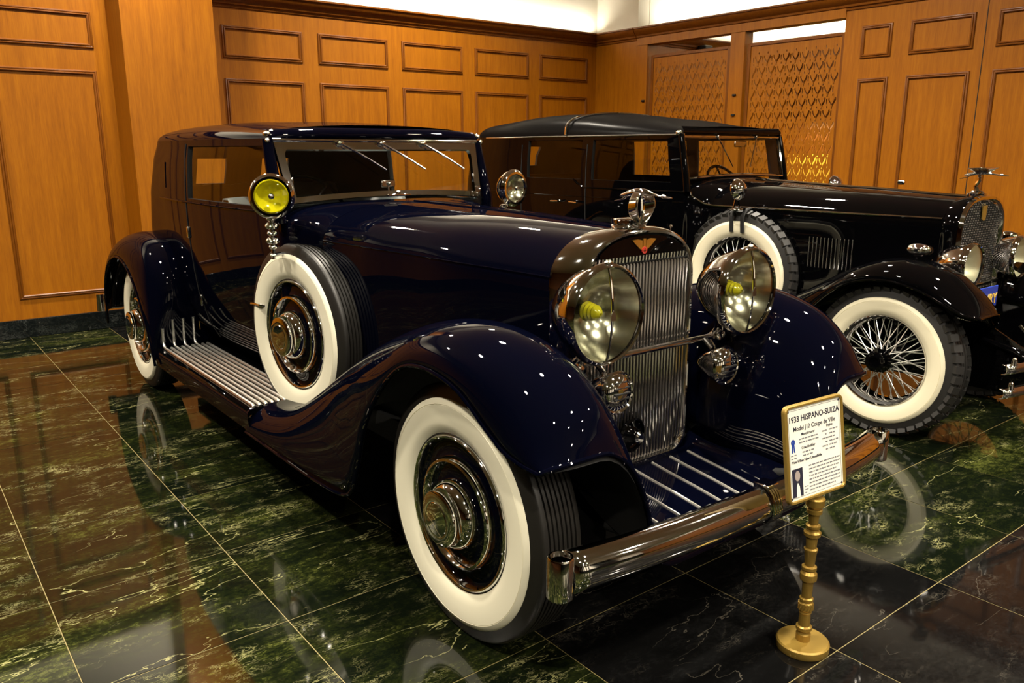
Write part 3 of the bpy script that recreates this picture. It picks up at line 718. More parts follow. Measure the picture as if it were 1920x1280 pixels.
for s_ in (-1, 1):
    mx = (lambda mb: mb) if s_ < 0 else (lambda mb: mb.mirror())
    f = part('front_fender', mx(fm), 'navy', car, None, True, 60, None, .006)
    part('fender_bead', mx(bead), 'navy', f); part('fender_shade', mx(shade_sheet), 'dark', f)
    f = part('rear_fender', mx(rm), 'navy', car, None, True, 60, None, .006)
    part('fender_bead', mx(rbead), 'navy', f); part('crest_line', mx(crest), 'brass', f)
    b_ = part('running_board', mx(board), 'black_paint', car, None, True, 40)
    part('board_edge', mx(valance), 'navy', b_)
    for k, x in enumerate(strips):
        up = k in (0, 2, 4, 6)
        y0 = 1.74+.015*abs(k-4)*0; pts = [(x, y0, .397), (x, y0+.01, .404), (x, 3.27 if up else 3.26, .404)]
        if up:
            yb = face_y(x, .45); pts[-1] = (x, yb-.045, .404)
            pts += [(x, yb-.018, .410), (x, face_y(x, .44)-.002, .436)]+[(x, face_y(x, z), z) for z in ((.48, .53, .585) if k else (.47, .50, .53))]
        part('chrome_strip', mx(MB().tube(pts, .0095, 8, False, True, 1.0)), 'step_metal', b_)
    part('sill', mx(MB().box((-.455, 2.5, .44), (.02, 1.75, .30), None, .005)), 'navy', car, None, False)
    part('step_light', mx(MB().tube([(-.60, 3.31, .66), (-.60, 3.30, .70), (-.60, 3.31, .74)], [.010, .016, .008], 10)), 'chrome', car)
    # wheels
    for y, xf in ((0, .787), (3.933, .817)):
        disc_wheel(car, T(s_*xf, y, .45) @ (I4() if s_ < 0 else RZ(PI)))
    disc_wheel(car, T(s_*.64, 1.64, .76) @ (RZ(math.radians(6)) if s_ < 0 else RZ(PI-math.radians(6))), 'spare_wheel')
    part('spare_clamp', mx(MB().box((-.52, 1.66, 1.0), (.03, .05, .5), None, .01)), 'navy', car)
    # headlamps, bar ends, horns
    hl = headlamp(car, T(s_*.372, -.285, 1.132) @ FWD)
    br = MB().tube(cr([(-.372, -.15, .935), (-.372, -.16, .96), (-.372, -.18, .985)], 8), [.03, .026, .022, .02, .02, .024, .03, .034], 14)
    br.ball((-.40, -.15, .937), (.034, .026, .026))
    part('lamp_bracket', mx(br), 'chrome', car)
    hb = MB().lathe([(.004, .118), (.022, .116), (.034, .10), (.05, .07), (.064, .035), (.070, .006), (.0705, .0)], 32)
    hn = part('horn', hb, 'chrome', car, T(s_*.292, -.262, .850) @ FWD @ RY(0.06), label='round chrome horn with slotted front')
    part('horn_ring', MB().lathe([(.068, .004), (.074, .002), (.076, -.006), (.070, -.012), (.064, -.008)], 36), 'chrome', hn)
    part('horn_face', MB().lathe([(.067, -.006), (.055, -.018), (.036, -.026), (.015, -.030), (.001, -.031)], 32), 'chrome', hn)
    for k in range(-2, 3):
        hw_ = .032*math.sqrt(1-(k/3.2)**2)
        part('slot', MB().box((-.0275+abs(k)*.0042, 0, k*.0185), (.012, 2.3*hw_, .0075), None, .002), 'dark', hn, None, False)
    part('horn_bracket', mx(MB().cyl((-.292, -.16, .935), (-.292, -.20, .905), .011, 10).tube(cr([(-.335, -.15, .93), (-.352, -.17, .89), (-.338, -.20, .865)], 10), .0045, 6)), 'chrome', car)
part('lamp_bar', MB().cyl((-.52, -.15, .937), (.52, -.15, .937), .0125, 14), 'chrome', car)
# front splash pan with ribs
ap = []
for y, z in ((-.06, .478), (-.12, .468), (-.22, .455), (-.34, .442), (-.46, .425), (-.56, .40), (-.60, .37)):
    w_ = lerp([(-.6, .44), (-.3, .40), (-.06, .36)], y)
    ap.append([(x, y, z+.05*max(0, (abs(x)-w_*.78)/(w_*.22))**2) for x in [w_*(k/12-1) for k in range(25)]])
apron = part('splash_pan', MB().grid(ap), 'navy', car, None, True, 60, None, .005)
for k in range(6):
    x = -.2625+.105*k
    part('rib', MB().tube([(x, y, z+.003) for y, z in ((-.13, .467), (-.22, .455), (-.34, .442), (-.46, .425), (-.56, .402))], .0055, 6), 'step_metal', apron)  # bright metal stands in for the highlights on ribs of painted pan
for s_ in (-1, 1):
    part('frame_horn', MB().tube(cr([(s_*.40, -.35, .43), (s_*.41, -.50, .45), (s_*.41, -.60, .47), (s_*.41, -.64, .47)], 10), .022, 10), 'dark', car)
    part('bumper_bracket', MB().box((s_*.43, -.615, .485), (.10, .03, .02), None, .004).cyl((s_*.47, -.60, .46), (s_*.47, -.60, .535), .014, 10), 'chrome', car)
# bumper
prof = [(.045, .050), (.026, .060), (.004, .056), (-.016, .036), (-.026, .014), (-.030, -.006), (-.028, -.030), (-.014, -.050), (.004, -.060), (.030, -.060), (.042, -.052)]
path = []
for k in range(33):
    t = -1+2*k/32; x = .822*t; y = -.690+.072*abs(t)**2.2; sc_ = .94+.10*abs(t)**6
    path.append([(x, y+dy, .506+dz*sc_+.01*(1-t*t)) for dy, dz in prof])
bp = part('bumper', MB().grid(path), 'chrome', car, None, True, 50, 'wide chrome bumper blade', .004)
for s_ in (-1, 1):
    part('bumper_end', MB().lathe([(.001, -.063), (.034, -.063), (.038, -.058), (.038, .058), (.035, .063), (.030, .063), (.030, .055), (.001, .054)], 28, T(s_*.846, -.612, .506) @ RY(-PI/2)), 'chrome', bp)
ck = MB()
for dx in (-.018, -.006, .006, .018): ck.tube([(dx, -.690+dy*1.12-.004, .516+dz*1.08) for dy, dz in prof], .0055, 6)
ck.box((0, -.675, .582), (.06, .06, .010), None, .003)
part('bumper_clamp', ck, 'chrome', bp)
# windshield
def ws(u, v):   # u -1..1, v 0..1
    wv = .575+.03*v; return (u*wv, 1.722+.098*v, 1.392+.024*(1-u*u)*(1-v)+(1.692-1.392)*v)
outer = [ws(u, 0) for u in [-1+k/8 for k in range(17)]]+[ws(1, v/6) for v in range(1, 7)]+[ws(1-k/8, 1) for k in range(1, 17)]+[ws(-1, 1-v/6) for v in range(1, 6)]
def wsin(p, d, dt):
    x, y, z = p; zc = 1.545; X = x*(1-d/.6); v = (z-1.392)/.3
    z2 = z+dt if v < .25 else z-dt if v > .9 else z
    return (X, y-.010, z2)
frame = MB(); inner = []
cs = [(.035, .02, .028)]
iu, iv0, iv1 = .935, .09, .865
def rr(n=7, r=.07):
    P_ = []
    for cx, cv, a0 in ((iu-r*.55, iv1-r*2.0, 0), (-(iu-r*.55), iv1-r*2.0, PI/2)):
        for k in range(n): a = a0+PI/2*k/(n-1); P_.append((cx+r*.55*math.cos(a), cv+r*2.0*math.sin(a)))
    return P_
top = rr(); inn_uv = [(-iu+2*iu*k/16, iv0) for k in range(17)]+[(iu, iv0+(.70-iv0)*k/4) for k in range(1, 4)]+top+[(-iu, .70-(.70-iv0)*k/4) for k in range(1, 4)]
def pull(uv, sc):
    u, v = uv
    if v <= iv0+1e-6: return (u*1.0/iu, 0)
    if abs(u) >= iu-1e-6 and v < .71: return (math.copysign(1, u), (v-iv0)/(.70-iv0)*.70)
    return (max(-1, min(1, u/iu)), 1) if abs(u) < iu-.03 else (math.copysign(1, u), .70+(v-.70)/(iv1-.70)*.3)
def wsoff(uv, d): p = ws(*uv); return (p[0], p[1]-d*.95, p[2]+d*.3)
lo = [pull(p, 1) for p in inn_uv]
frame.grid([[wsoff(p, -.012) for p in lo], [wsoff(p, .012) for p in lo], [wsoff(p, .014) for p in inn_uv], [wsoff(p, -.012) for p in inn_uv], [wsoff(p, -.012) for p in lo]], True)
wf = part('windshield_frame', frame, 'chrome', car, None, True, 30, 'chrome windshield frame')
part('windshield_pane', MB().grid([[ws(-.97+1.94*k/12, v) for k in range(13)] for v in (.02, .35, .65, .93)]), 'glass', wf, None, True, 60)
part('header_trim', MB().cyl((-.61, 1.808, 1.702), (.61, 1.808, 1.702), .010, 10), 'chrome', wf)
for x in (-.254, -.012, .243):
    wp = part('wiper', MB().tube([(x+.01, 1.790, 1.683), (x+.09, 1.762, 1.636), (x+.12, 1.755, 1.616)], .0065, 6).tube([(x+.10, 1.760, 1.632), (x+.225, 1.725, 1.552)], .005, 6), 'nickel', wf)
    part('wiper_motor', MB().ball((x, 1.797, 1.688), (.022, .016, .016)).cyl((x-.03, 1.80, 1.692), (x+.02, 1.80, 1.692), .009, 8), 'chrome', wp)
hd = MB().grid([[(x, y+.02*abs(x/.63)**5, z-.018*abs(x/.63)**4) for x in [-.622+1.244*k/20 for k in range(21)]] for y, z in ((1.835, 1.700), (1.803, 1.710), (1.792, 1.724), (1.794, 1.742), (1.806, 1.758), (1.83, 1.766))])
part('header', hd, 'navy', car, None, True, 60)
for s_ in (-1, 1):
    part('hinge_knob', MB().ball((s_*.628, 1.83, 1.73), (.018, .03, .015)).ball((s_*.638, 1.80, 1.70), .012).ball((s_*.60, 1.84, 1.742), .012), 'chrome', car)
    part('pillar', MB().tube([ (s_*.628, 1.725, 1.30), (s_*.629, 1.735, 1.40), (s_*.630, 1.785, 1.55), (s_*.626, 1.832, 1.70)], [.034, .034, .030, .028], 12), 'navy', car)
    part('frame_catch', MB().box((s_*.545, 1.75, 1.50), (.012, .02, .045), None, .004), 'chrome', car)
# mirror inside, steering wheel, seats
part('inside_mirror', MB().box((.02, 1.80, 1.478), (.085, .012, .04), None, .005).cyl((.02, 1.79, 1.415), (.02, 1.797, 1.46), .005, 8).ball((.02, 1.79, 1.478), .012), 'chrome_soft', car)
sw = part('steering_wheel', MB().tube([(.20*math.cos(a), .20*math.sin(a), 0) for a in [2*PI*k/36 for k in range(36)]], .011, 8, True), 'black_paint', car, T(-.30, 2.10, 1.345) @ RX(math.radians(58)))
sp_ = MB().ball((0, 0, -.01), .035)
for k in range(4): sp_.cyl((0, 0, 0), (.2*math.cos(k*PI/2+.78), .2*math.sin(k*PI/2+.78), 0), .006, 6)
part('spokes', sp_, 'chrome_soft', sw)
def seat(nm, y0, y1, zc, ztop, mat, n=6):
    st = MB(); part_rows = []
    for k in range(n):
        a = -.58+1.16*k/n; b2 = -.58+1.16*(k+1)/n
        rows = []
        for t in range(7):
            u = a+(b2-a)*t/6; bul = .02*math.sin(PI*t/6)
            rows.append([(u, y0, zc+bul), (u, y1-.16-bul, zc+.02+bul), (u, y1-.12-bul, zc+.06), (u, y1-.06-bul, ztop-.05), (u, y1-.03, ztop+bul*.6), (u, y1+.05, ztop+bul*.3), (u, y1+.10, ztop-.06), (u, y1+.11, zc-.2)])
        st.grid(rows)
    return part(nm, st, mat, car, None, True, 60, None, .01)
seat('front_seat', 2.25, 2.62, .95, 1.375, 'leather_blue')
seat('rear_seat', 3.0, 3.62, .98, 1.415, 'leather_tan')
part('cabin_floor', MB().box((0, 2.75, .62), (1.0, 2.1, .04)), 'dark', car, None, False)
part('dashboard', MB().grid([[(x, y, z) for x in (-.58, -.3, 0, .3, .58)] for y, z in ((1.76, 1.385), (1.80, 1.375), (1.82, 1.33), (1.83, 1.10))]), 'leather_blue', car, None, True, 60, None, .01)
# spot lamps beside the windshield
def spot(M, mat, glassy):
    b_ = MB().lathe([(.100, .0), (.102, .012), (.096, .035), (.080, .065), (.054, .090), (.022, .102), (.001, .104)], 36)
    h = part('spot_lamp', b_, 'chrome', car, M, label='round chrome spot lamp')
    part('rim', MB().lathe([(.074, -.006), (.080, -.014), (.092, -.014), (.102, -.004), (.106, .006), (.102, .014)], 40), 'chrome', h)
    part('reflector', MB().lathe([(.078, .0), (.06, .03), (.03, .045), (.001, .048)], 32), mat, h)
    part('lens', MB().lathe([(.079, -.006), (.05, -.014), (.001, -.019)], 32), 'lens', h)
    part('bulb', MB().ball((-.012, 0, 0), .016), 'chrome', h)
    return h
spot(T(-.715, 1.60, 1.442) @ RZ(math.radians(62)), 'yellow_glass', True)
spot(T(.715, 1.58, 1.442) @ RZ(math.radians(98)), 'mirror_in', True)
for s_ in (-1, 1):
    p_ = MB().cyl((s_*.70, 1.66, 1.14), (s_*.70, 1.66, 1.345), .010, 10)
    for z, r in ((1.335, .026), (1.30, .034), (1.265, .026), (1.23, .034), (1.20, .022), (1.16, .018)): p_.ball((s_*.70, 1.66, z), (r, r, r*.6), 12, 6)
    p_.cyl((s_*.70, 1.66, 1.16), (s_*.61, 1.70, 1.16), .009, 8)
    part('spot_lamp_post', p_, 'chrome', car)
# underside
part('chassis', MB().box((0, 2.0, .33), (.72, 4.6, .12)).box((0, 1.0, .50), (.64, 1.9, .3)).cyl((-.66, 0, .45), (.66, 0, .45), .045, 12).cyl((-.66, 3.933, .45), (.66, 3.933, .45), .05, 12), 'dark', car, None, False)
rbp = MB().grid([[(x, 5.16-.05*abs(x)**2+dy*-1, .44+dz) for dy, dz in prof] for x in [-.80+1.6*k/16 for k in range(17)]])
rb_ = part('rear_bumper', rbp, 'chrome', car, None, True, 50, None, .004)
for s_ in (-1, 1): part('bumper_end', MB().lathe([(.001, -.07), (.035, -.07), (.035, .07), (.001, .07)], 20, T(s_*.82, 5.12, .44) @ RY(-PI/2)), 'chrome', rb_)
# ------------------------------------------------------------------ second car (black limousine)
car2 = thing('vintage_limousine', 'black vintage limousine with wire wheels and mesh grille, parked behind', 'car', (3.06, .18, 0))
HW2 = [(-.2, .30), (-.08, .305), (.6, .40), (1.2, .47), (1.45, .50)]
q2 = dict(belt=1.40, rake=.22, rc=.26, rback=.9,
    Ys=[1.60, 1.63, 1.74, 1.85, 2.1, 2.35, 2.54, 2.66, 2.92, 3.1, 3.34, 3.58, 3.72, 3.95, 4.15],
    Xb=[-.36, -.3, -.18, -.1, .1, .18, .3, .36],
    Zs=[.40, .50, .62, .78, .95, 1.1, 1.25, 1.36, 1.40, 1.425, 1.50, 1.60, 1.69, 1.735, 1.755, 1.77],
    yr=[(.4, 4.45), (.9, 4.5), (1.3, 4.46), (1.6, 4.40), (1.77, 4.28)],
    hw=[(1.55, .595), (1.8, .625), (2.3, .66), (3.0, .68), (3.6, .68), (4.2, .64)],
    g=[(.4, .78), (.6, .9), (.9, .97), (1.2, 1.0), (1.4, 1.0), (1.6, .99), (1.77, .965)],
    roof=[(.993, .12), (.975, .28), (.945, .44), (.90, .58), (.83, .70), (.72, .81), (.55, .90), (.3, .97), (0, 1.0)],
    crown=[(1.6, .05), (1.8, .07), (2.2, .13), (2.8, .19), (3.4, .20), (4.0, .15)], eave=[(0, 0), (1, 0)],
    sidewin=[(1.74, 2.54, 1.425, 1.735), (2.66, 3.34, 1.425, 1.735)], backwin=[(-.3, .3, 1.50, 1.69)])
car_body(q2, car2, 'black_paint', 'roof_leather')
for s_ in (-1, 1):
    X = lambda y, z: s_*(lerp(q2['hw'], y)*lerp(q2['g'], z)+.002)
    for yy_ in (2.60, 3.42):
        part('door_seam', MB().tube([(X(yy_, z), yy_, z) for z in (.5, .7, .9, 1.1, 1.3, 1.5, 1.7)], .004, 5), 'dark', car2)
    part('belt_moulding', MB().tube([(X(y, 1.36), y, 1.36) for y in (1.62, 1.8, 2.1, 2.4, 2.62)]+[(X(2.7, 1.38), 2.70, 1.395), (X(2.74, 1.4), 2.74, 1.425)], .007, 6), 'black_paint', car2)
    part('belt_line', MB().tube([(X(y, 1.285), y, 1.285) for y in (1.62, 1.9, 2.3, 2.7, 3.2, 3.7, 4.0)], .0025, 6), 'black_paint', car2)
    for yy_ in (2.74, 2.88):
        part('door_handle', MB().tube([(X(yy_, 1.24), yy_, 1.24), (X(yy_, 1.24)+s_*.04, yy_, 1.24), (X(yy_, 1.24)+s_*.042, yy_+(.09 if yy_ > 2.8 else -.09), 1.236)], .009, 8), 'chrome', car2)
    part('drip_rail', MB().tube([(X(y, 1.76), y, 1.765) for y in (1.66, 2.0, 2.5, 3.0, 3.6, 4.0)], .006, 6), 'chrome_soft', car2)
    part('roof_hinge', MB().ball((s_*.60, 1.70, 1.775), (.02, .03, .02)), 'chrome', car2)
part('roof_band', MB().tube([(q2_[0], q2_[1], q2_[2]+.004) for q2_ in [(.66*math.sin(a), 2.86, 1.775+.185*max(0, math.cos(a))**.55) for a in [-PI/2+PI*k/24 for k in range(25)]]], .010, 6), 'chrome', car2)
# hood, scuttle
ht2 = [(-.2, 1.372), (-.08, 1.378), (.6, 1.408), (1.45, 1.44)]
ys2 = [-.08+1.53*k/14 for k in range(15)]
part('hood', MB().grid([[(x, y, z) for x, z in sec(lerp(HW2, y), lerp(ht2, y), lerp([(0, 1.20), (1.5, 1.23)], y), .60, 2.3)] for y in ys2]), 'black_paint', car2, None, True, 60)
rows = []
for k in range(7):
    t = k/6; rows.append([(x, 1.453+.175*t, z) for x, z in sec(.50+.105*t*t*(3-2*t), 1.44+.02*t, 1.23+.06*t, .5, 2.3+.5*t)])
part('scuttle', MB().grid(rows), 'black_paint', car2, None, True, 60)
part('hood_hinge', MB().tube([(0, y, lerp(ht2, y)+.003) for y in ys2], .009, 8), 'chrome', car2)
for s_ in (-1, 1):
    part('hood_moulding', MB().tube([(s_*(lerp(HW2, y)+.002), y, 1.262+.005*y) for y in ys2]+[(s_*.53, 1.50, 1.28), (s_*.57, 1.58, 1.33), (s_*.585, 1.60, 1.40)], .006, 8), 'chrome', car2)
    for k in range(12):
        y = .42+.026*k
        part('louver', MB().box((s_*(lerp(HW2, y)+.004), y, 1.0), (.012, .007, .20), None, .003), 'chrome_soft', car2, None, False)
    part('hood_catch', MB().box((s_*.31, .50, 1.44), (.03, .05, .03), None, .008), 'chrome', car2) if s_ > 0 else None
# radiator with mesh
sh2 = MB().grid([radout(.305, 1.380, .62, -.075), radout(.312, 1.390, .60, -.12), radout(.302, 1.392, .59, -.165), radout(.287, 1.382, .60, -.182), radout(.272, 1.368, .61, -.180), radout(.262, 1.356, .62, -.165)], True)
rad2 = part('radiator_shell', sh2, 'black_paint', car2, None, True, 50)
rim2 = MB().grid([radout(.303, 1.393, .588, -.170), radout(.290, 1.386, .598, -.190), radout(.274, 1.370, .61, -.187), radout(.262, 1.356, .62, -.168)], True)
part('grille_rim', rim2, 'chrome', rad2, None, True, 50)
core = [(x, z) for x, _, z in radout(.27, 1.36, .61, 0)]
part('radiator_core', MB().prism(core, 0, .01, T(0, -.15, 0) @ RX(PI/2)), 'dark', rad2, None, False)
gm = MB(); st_ = .0215
for sg in (-1, 1):
    for k in range(-40, 60):
        c = .62+k*st_*1.3
        pts = [(x, c+sg*x*1.3) for x in [-.262+.524*j/60 for j in range(61)]]
        pts = [(x, z) for x, z in pts if .615 < z < arch_z(x, .266, 1.362, 1.17)-.002]
        if len(pts) > 2: gm.tube([(pts[0][0], -.168+sg*.0015, pts[0][1]), (pts[-1][0], -.168+sg*.0015, pts[-1][1])], .0030, 5)
mo = part('grille_mesh', gm, 'chrome_soft', rad2, None, True); mo['kind'] = 'stuff'
part('emblem', MB().prism([(-.03, .03), (.03, .03), (.022, -.05), (0, -.06), (-.022, -.05)][::-1], 0, .006, T(0, -.178, 1.30) @ RX(PI/2)), 'brass_paint', rad2, None, False)
part('radiator_cap', MB().lathe([(.001, 0), (.055, 0), (.055, .012), (.04, .018), (.03, .03), (.001, .032)], 24, T(0, -.125, 1.388) @ RY(-PI/2)), 'chrome', rad2)
stork(car2, T(0, -.125, 1.415), True)
# fenders
O3 = [(-.775, -.545, .79), (-.785, -.46, .80), (-.79, -.36, .84), (-.79, -.22, .90), (-.79, -.02, .935), (-.79, .18, .90), (-.79, .34, .80), (-.79, .48, .64), (-.79, .56, .45), (-.79, .66, .33), (-.79, .95, .29), (-.79, 1.3, .285), (-.79, 1.7, .285)]
C3 = [(-.58, -.535, .79), (-.58, -.50, .84), (-.58, -.43, .91), (-.58, -.30, 1.0), (-.58, -.10, 1.048), (-.58, .10, 1.025), (-.58, .30, .94), (-.59, .48, .835), (-.60, .70, .70), (-.61, .92, .575), (-.62, 1.15, .48), (-.62, 1.4, .43), (-.62, 1.7, .41)]
I3 = [(-.40, -.46, .66), (-.38, -.42, .68), (-.36, -.36, .69), (-.34, -.26, .70), (-.32, -.1, .72), (-.33, .1, .72), (-.36, .3, .70), (-.38, .48, .66), (-.40, .70, .58), (-.42, .92, .50), (-.44, 1.15, .44), (-.44, 1.4, .41), (-.44, 1.7, .40)]
r3 = fender(O3, C3, I3, 56, 10); f3 = MB().grid(r3); bd3 = MB().tube([r[0] for r in r3[::-1]]+r3[0][1:], .008, 8)
O4 = [(-.80, 3.05, .29), (-.81, 3.08, .45), (-.815, 3.18, .66), (-.82, 3.35, .82), (-.82, 3.62, .93), (-.82, 3.9, .88), (-.815, 4.1, .7), (-.80, 4.18, .5)]
C4 = [(-.62, 3.02, .41), (-.62, 3.0, .62), (-.62, 3.05, .84), (-.62, 3.25, 1.02), (-.62, 3.6, 1.08), (-.62, 3.98, 1.02), (-.62, 4.3, .84), (-.62, 4.5, .55)]
I4_ = [(-.44, 3.03, .40), (-.46, 3.05, .58), (-.5, 3.1, .76), (-.52, 3.3, .90), (-.52, 3.6, .95), (-.52, 3.95, .9), (-.5, 4.2, .74), (-.48, 4.4, .5)]
f4 = MB().grid(fender(O4, C4, I4_, 40, 9))
for s_ in (-1, 1):
    mx = (lambda mb: mb) if s_ < 0 else (lambda mb: mb.mirror())
    f = part('front_fender', mx(f3), 'black_paint', car2, None, True, 60, None, .006); part('fender_bead', mx(bd3), 'black_paint', f)
    lm = part('parking_lamp', mx(MB().ball((-.60, -.10, 1.105), (.04, .07, .034)).box((-.60, -.10, 1.08), (.02, .05, .03), None, .005)), 'chrome', f)
    part('lamp_glass', mx(MB().ball((-.60, -.150, 1.105), (.032, .03, .028))), 'lens', f)
    part('rear_fender', mx(f4), 'black_paint', car2, None, True, 60, None, .006)
    part('running_board', mx(MB().box((-.62, 2.36, .385), (.36, 1.4, .04), None, .01)), 'black_paint', car2)
    wire_wheel(car2, T(s_*.72, 0, .45) @ (I4() if s_ < 0 else RZ(PI)), s_ < 0)
    wire_wheel(car2, T(s_*.72, 3.6, .45) @ (I4() if s_ < 0 else RZ(PI)), False)
    wire_wheel(car2, T(s_*.54, 1.19, .80) @ (RZ(math.radians(4)) if s_ < 0 else RZ(PI-math.radians(4))), s_ < 0, 'spare_wheel')
    # mirror strapped to the spare
    mr = part('mirror', MB().lathe([(.001, -.056), (.036, -.047), (.062, -.022), (.073, .002), (.070, .012), (.001, .014)], 24, T(-.60 if s_ < 0 else .60, 1.16, 1.395) @ FWD @ RY(.15)), 'chrome', car2)
    part('mirror_post', mx(MB().cyl((-.60, 1.17, 1.345), (-.60, 1.19, 1.255), .007, 8).cyl((-.59, 1.165, 1.36), (-.56, 1.17, 1.26), .006, 8)), 'chrome', mr)
    part('mirror_foot', mx(MB().box((-.565, 1.19, 1.258), (.09, .10, .012), None, .005)), 'chrome', mr)
    for dy in (-.045, .045):
        pts = cr([(-.545, 1.19+dy, 1.10), (-.553, 1.19+dy, 1.17), (-.55, 1.19+dy, 1.215), (-.52, 1.19+dy, 1.250), (-.47, 1.19+dy, 1.262), (-.40, 1.19+dy, 1.25), (-.36, 1.19+dy, 1.2), (-.35, 1.19+dy, 1.1)], 20)
        part('strap', mx(MB().tube(pts, .017, 8, False, True, .5)), 'dark', mr)
    hl = headlamp(car2, T(s_*.335, -.285, 1.005) @ FWD, .132, 'headlamp', .2, False)
    part('lamp_bracket', mx(MB().cyl((-.335, -.20, .90), (-.335, -.18, .70), .018, 10)), 'black_paint', car2)
    part('frame_horn', mx(MB().tube(cr([(-.36, -.4, .60), (-.37, -.6, .56), (-.38, -.72, .48)], 10), .025, 10)), 'black_paint', car2)
    part('frame_skirt', mx(MB().prism([(-.80, .40), (-.72, .54), (-.46, .68), (.2, .74), (1.0, .60), (1.0, .32), (-.6, .32)], 0, .012, Matrix(((0, 0, 1, -.372), (1, 0, 0, 0), (0, 1, 0, 0), (0, 0, 0, 1))))), 'black_paint', car2, None, False)
    part('dumb_iron', mx(MB().tube(cr([(-.40, -.60, .72), (-.38, -.72, .60), (-.36, -.86, .50)], 8), .009, 8)), 'chrome', car2)
part('lamp_bar', MB().cyl((-.40, -.20, .86), (.40, -.20, .86), .014, 10), 'chrome', car2)
for z in (.555, .425):
    rows = [[(x, -.80+.10*abs(x/.8)**2+dy, z+dz) for dy, dz in ((.012, .026), (-.004, .024), (-.012, .010), (-.014, 0), (-.012, -.010), (-.004, -.024), (.012, -.026))] for x in [-.80+1.6*k/16 for k in range(17)]]
    b_ = part('bumper_bar', MB().grid(rows), 'chrome', car2, None, True, 50, None, .004)
    for s_ in (-1, 1):
        part('bumper_bolt', MB().cyl((s_*.74, -.72, z+.02), (s_*.74, -.72, z+.045), .014, 10).ball((s_*.74, -.72, z+.05), .012), 'chrome', b_)
part('number_plate', MB().box((-.22, -.335, .815), (.31, .008, .125), None, .003), 'plate_blue', car2, None, False, label='blue number plate with yellow letters')
plate = [o for o in car2.children if o.name.startswith('number_plate')][0]
link('plate_text', text_mesh('URY', .085, 'plate_yellow', .001, 'RIGHT', .001), plate, T(-.075, -.341, .775) @ RX(PI/2))
# windshield
def ws2(u, v): return (u*(.575+.005*v), 1.615+.068*v, 1.452+.018*(1-u*u)*(1-v)+.300*v)
loop = [ws2(-1+k/6, 0) for k in range(13)]+[ws2(1, k/5) for k in range(1, 6)]+[ws2(1-k/6, 1) for k in range(1, 13)]+[ws2(-1, 1-k/5) for k in range(1, 5)]
wf2 = part('windshield_frame', MB().tube(loop, .013, 8, True), 'chrome', car2, label='slim chrome windshield frame')
part('windshield_pane', MB().grid([[ws2(-1+k/5, v) for k in range(11)] for v in (0, .5, 1)]), 'glass', wf2, None, True, 60)
for x, dx in ((-.20, .13), (.27, -.13)):
    part('wiper', MB().tube([(x, 1.665, 1.75), (x+dx*.3, 1.645, 1.68), (x+dx, 1.61, 1.53)], .005, 6).ball((x, 1.668, 1.752), .014), 'chrome', wf2)
part('header', MB().grid([[(x, y, z) for x in [-.59+1.18*k/16 for k in range(17)]] for y, z in ((1.71, 1.758), (1.672, 1.768), (1.664, 1.79), (1.69, 1.822))]), 'black_paint', car2, None, True, 60)
for s_ in (-1, 1):
    part('pillar', MB().tube([(s_*.60, 1.60, 1.36), (s_*.60, 1.625, 1.50), (s_*.598, 1.665, 1.68), (s_*.595, 1.685, 1.765)], [.028, .026, .024, .024], 10), 'black_paint', car2)
part('inside_mirror', MB().box((.12, 1.70, 1.70), (.15, .012, .045), None, .006), 'chrome_soft', car2)
sw2 = part('steering_wheel', MB().tube([(.2*math.cos(a), .2*math.sin(a), 0) for a in [2*PI*k/32 for k in range(32)]], .012, 8, True), 'black_paint', car2, T(.30, 1.95, 1.36) @ RX(math.radians(56)))
part('hub', MB().ball((0, 0, 0), .04).cyl((-.2, 0, 0), (.2, 0, 0), .008, 6).cyl((0, -.2, 0), (0, .2, 0), .008, 6), 'black_paint', sw2)
st = MB().box((0, 2.42, 1.0), (1.15, .18, .72), None, .05)
part('front_seat', st, 'dark', car2); part('rear_seat', MB().box((0, 3.95, 1.05), (1.15, .2, .75), None, .06), 'interior', car2)
part('partition', MB().box((0, 2.68, 1.55), (1.2, .03, .42)).box((0, 2.68, 1.0), (1.25, .03, .75)), 'interior', car2, None, False) if False else None
part('cabin_floor', MB().box((0, 2.9, .62), (1.05, 2.7, .04)), 'dark', car2, None, False)
part('chassis', MB().box((0, 2.1, .36), (.66, 4.3, .12)).box((0, .75, .6), (.6, 1.5, .25)).cyl((-.6, 0, .45), (.6, 0, .45), .04, 10).cyl((-.6, 3.6, .45), (.6, 3.6, .45), .05, 10), 'dark', car2, None, False)
# ------------------------------------------------------------------ information sign on a turned post
sg = thing('information_sign', 'white information card in gold frame on a turned brass post', 'sign', (.096, -.800, 0))
part('base', MB().lathe([(.001, 0), (.084, 0), (.087, .004), (.087, .026), (.082, .031), (.001, .031)], 48, RY(-PI/2)), 'brass_paint', sg)
pr = [(.001, .03), (.026, .03), (.026, .058), (.023, .062), (.022, .068), (.028, .074), (.028, .086), (.021, .09), (.019, .135), (.022, .14)]
pr += [(.020, .145), (.024, .152), (.026, .165), (.024, .178), (.019, .182), (.024, .188), (.024, .196), (.018, .20), (.019, .252), (.022, .262)]
pr += [(.029, .268), (.030, .278), (.029, .292), (.024, .298), (.021, .302), (.026, .308), (.026, .318), (.017, .322), (.021, .372), (.024, .378), (.024, .385), (.018, .389)]
pr += [(.020, .428), (.029, .436), (.030, .448), (.022, .454), (.020, .460), (.025, .466), (.025, .474), (.016, .478), (.019, .516), (.027, .520), (.027, .533), (.020, .537), (.026, .541), (.032, .548), (.033, .572), (.029, .577), (.001, .577)]
part('post', MB().lathe([(r*.93, z*.955) for r, z in pr], 32, RY(-PI/2)), 'brass', sg, None, True, 30)
rope = MB()
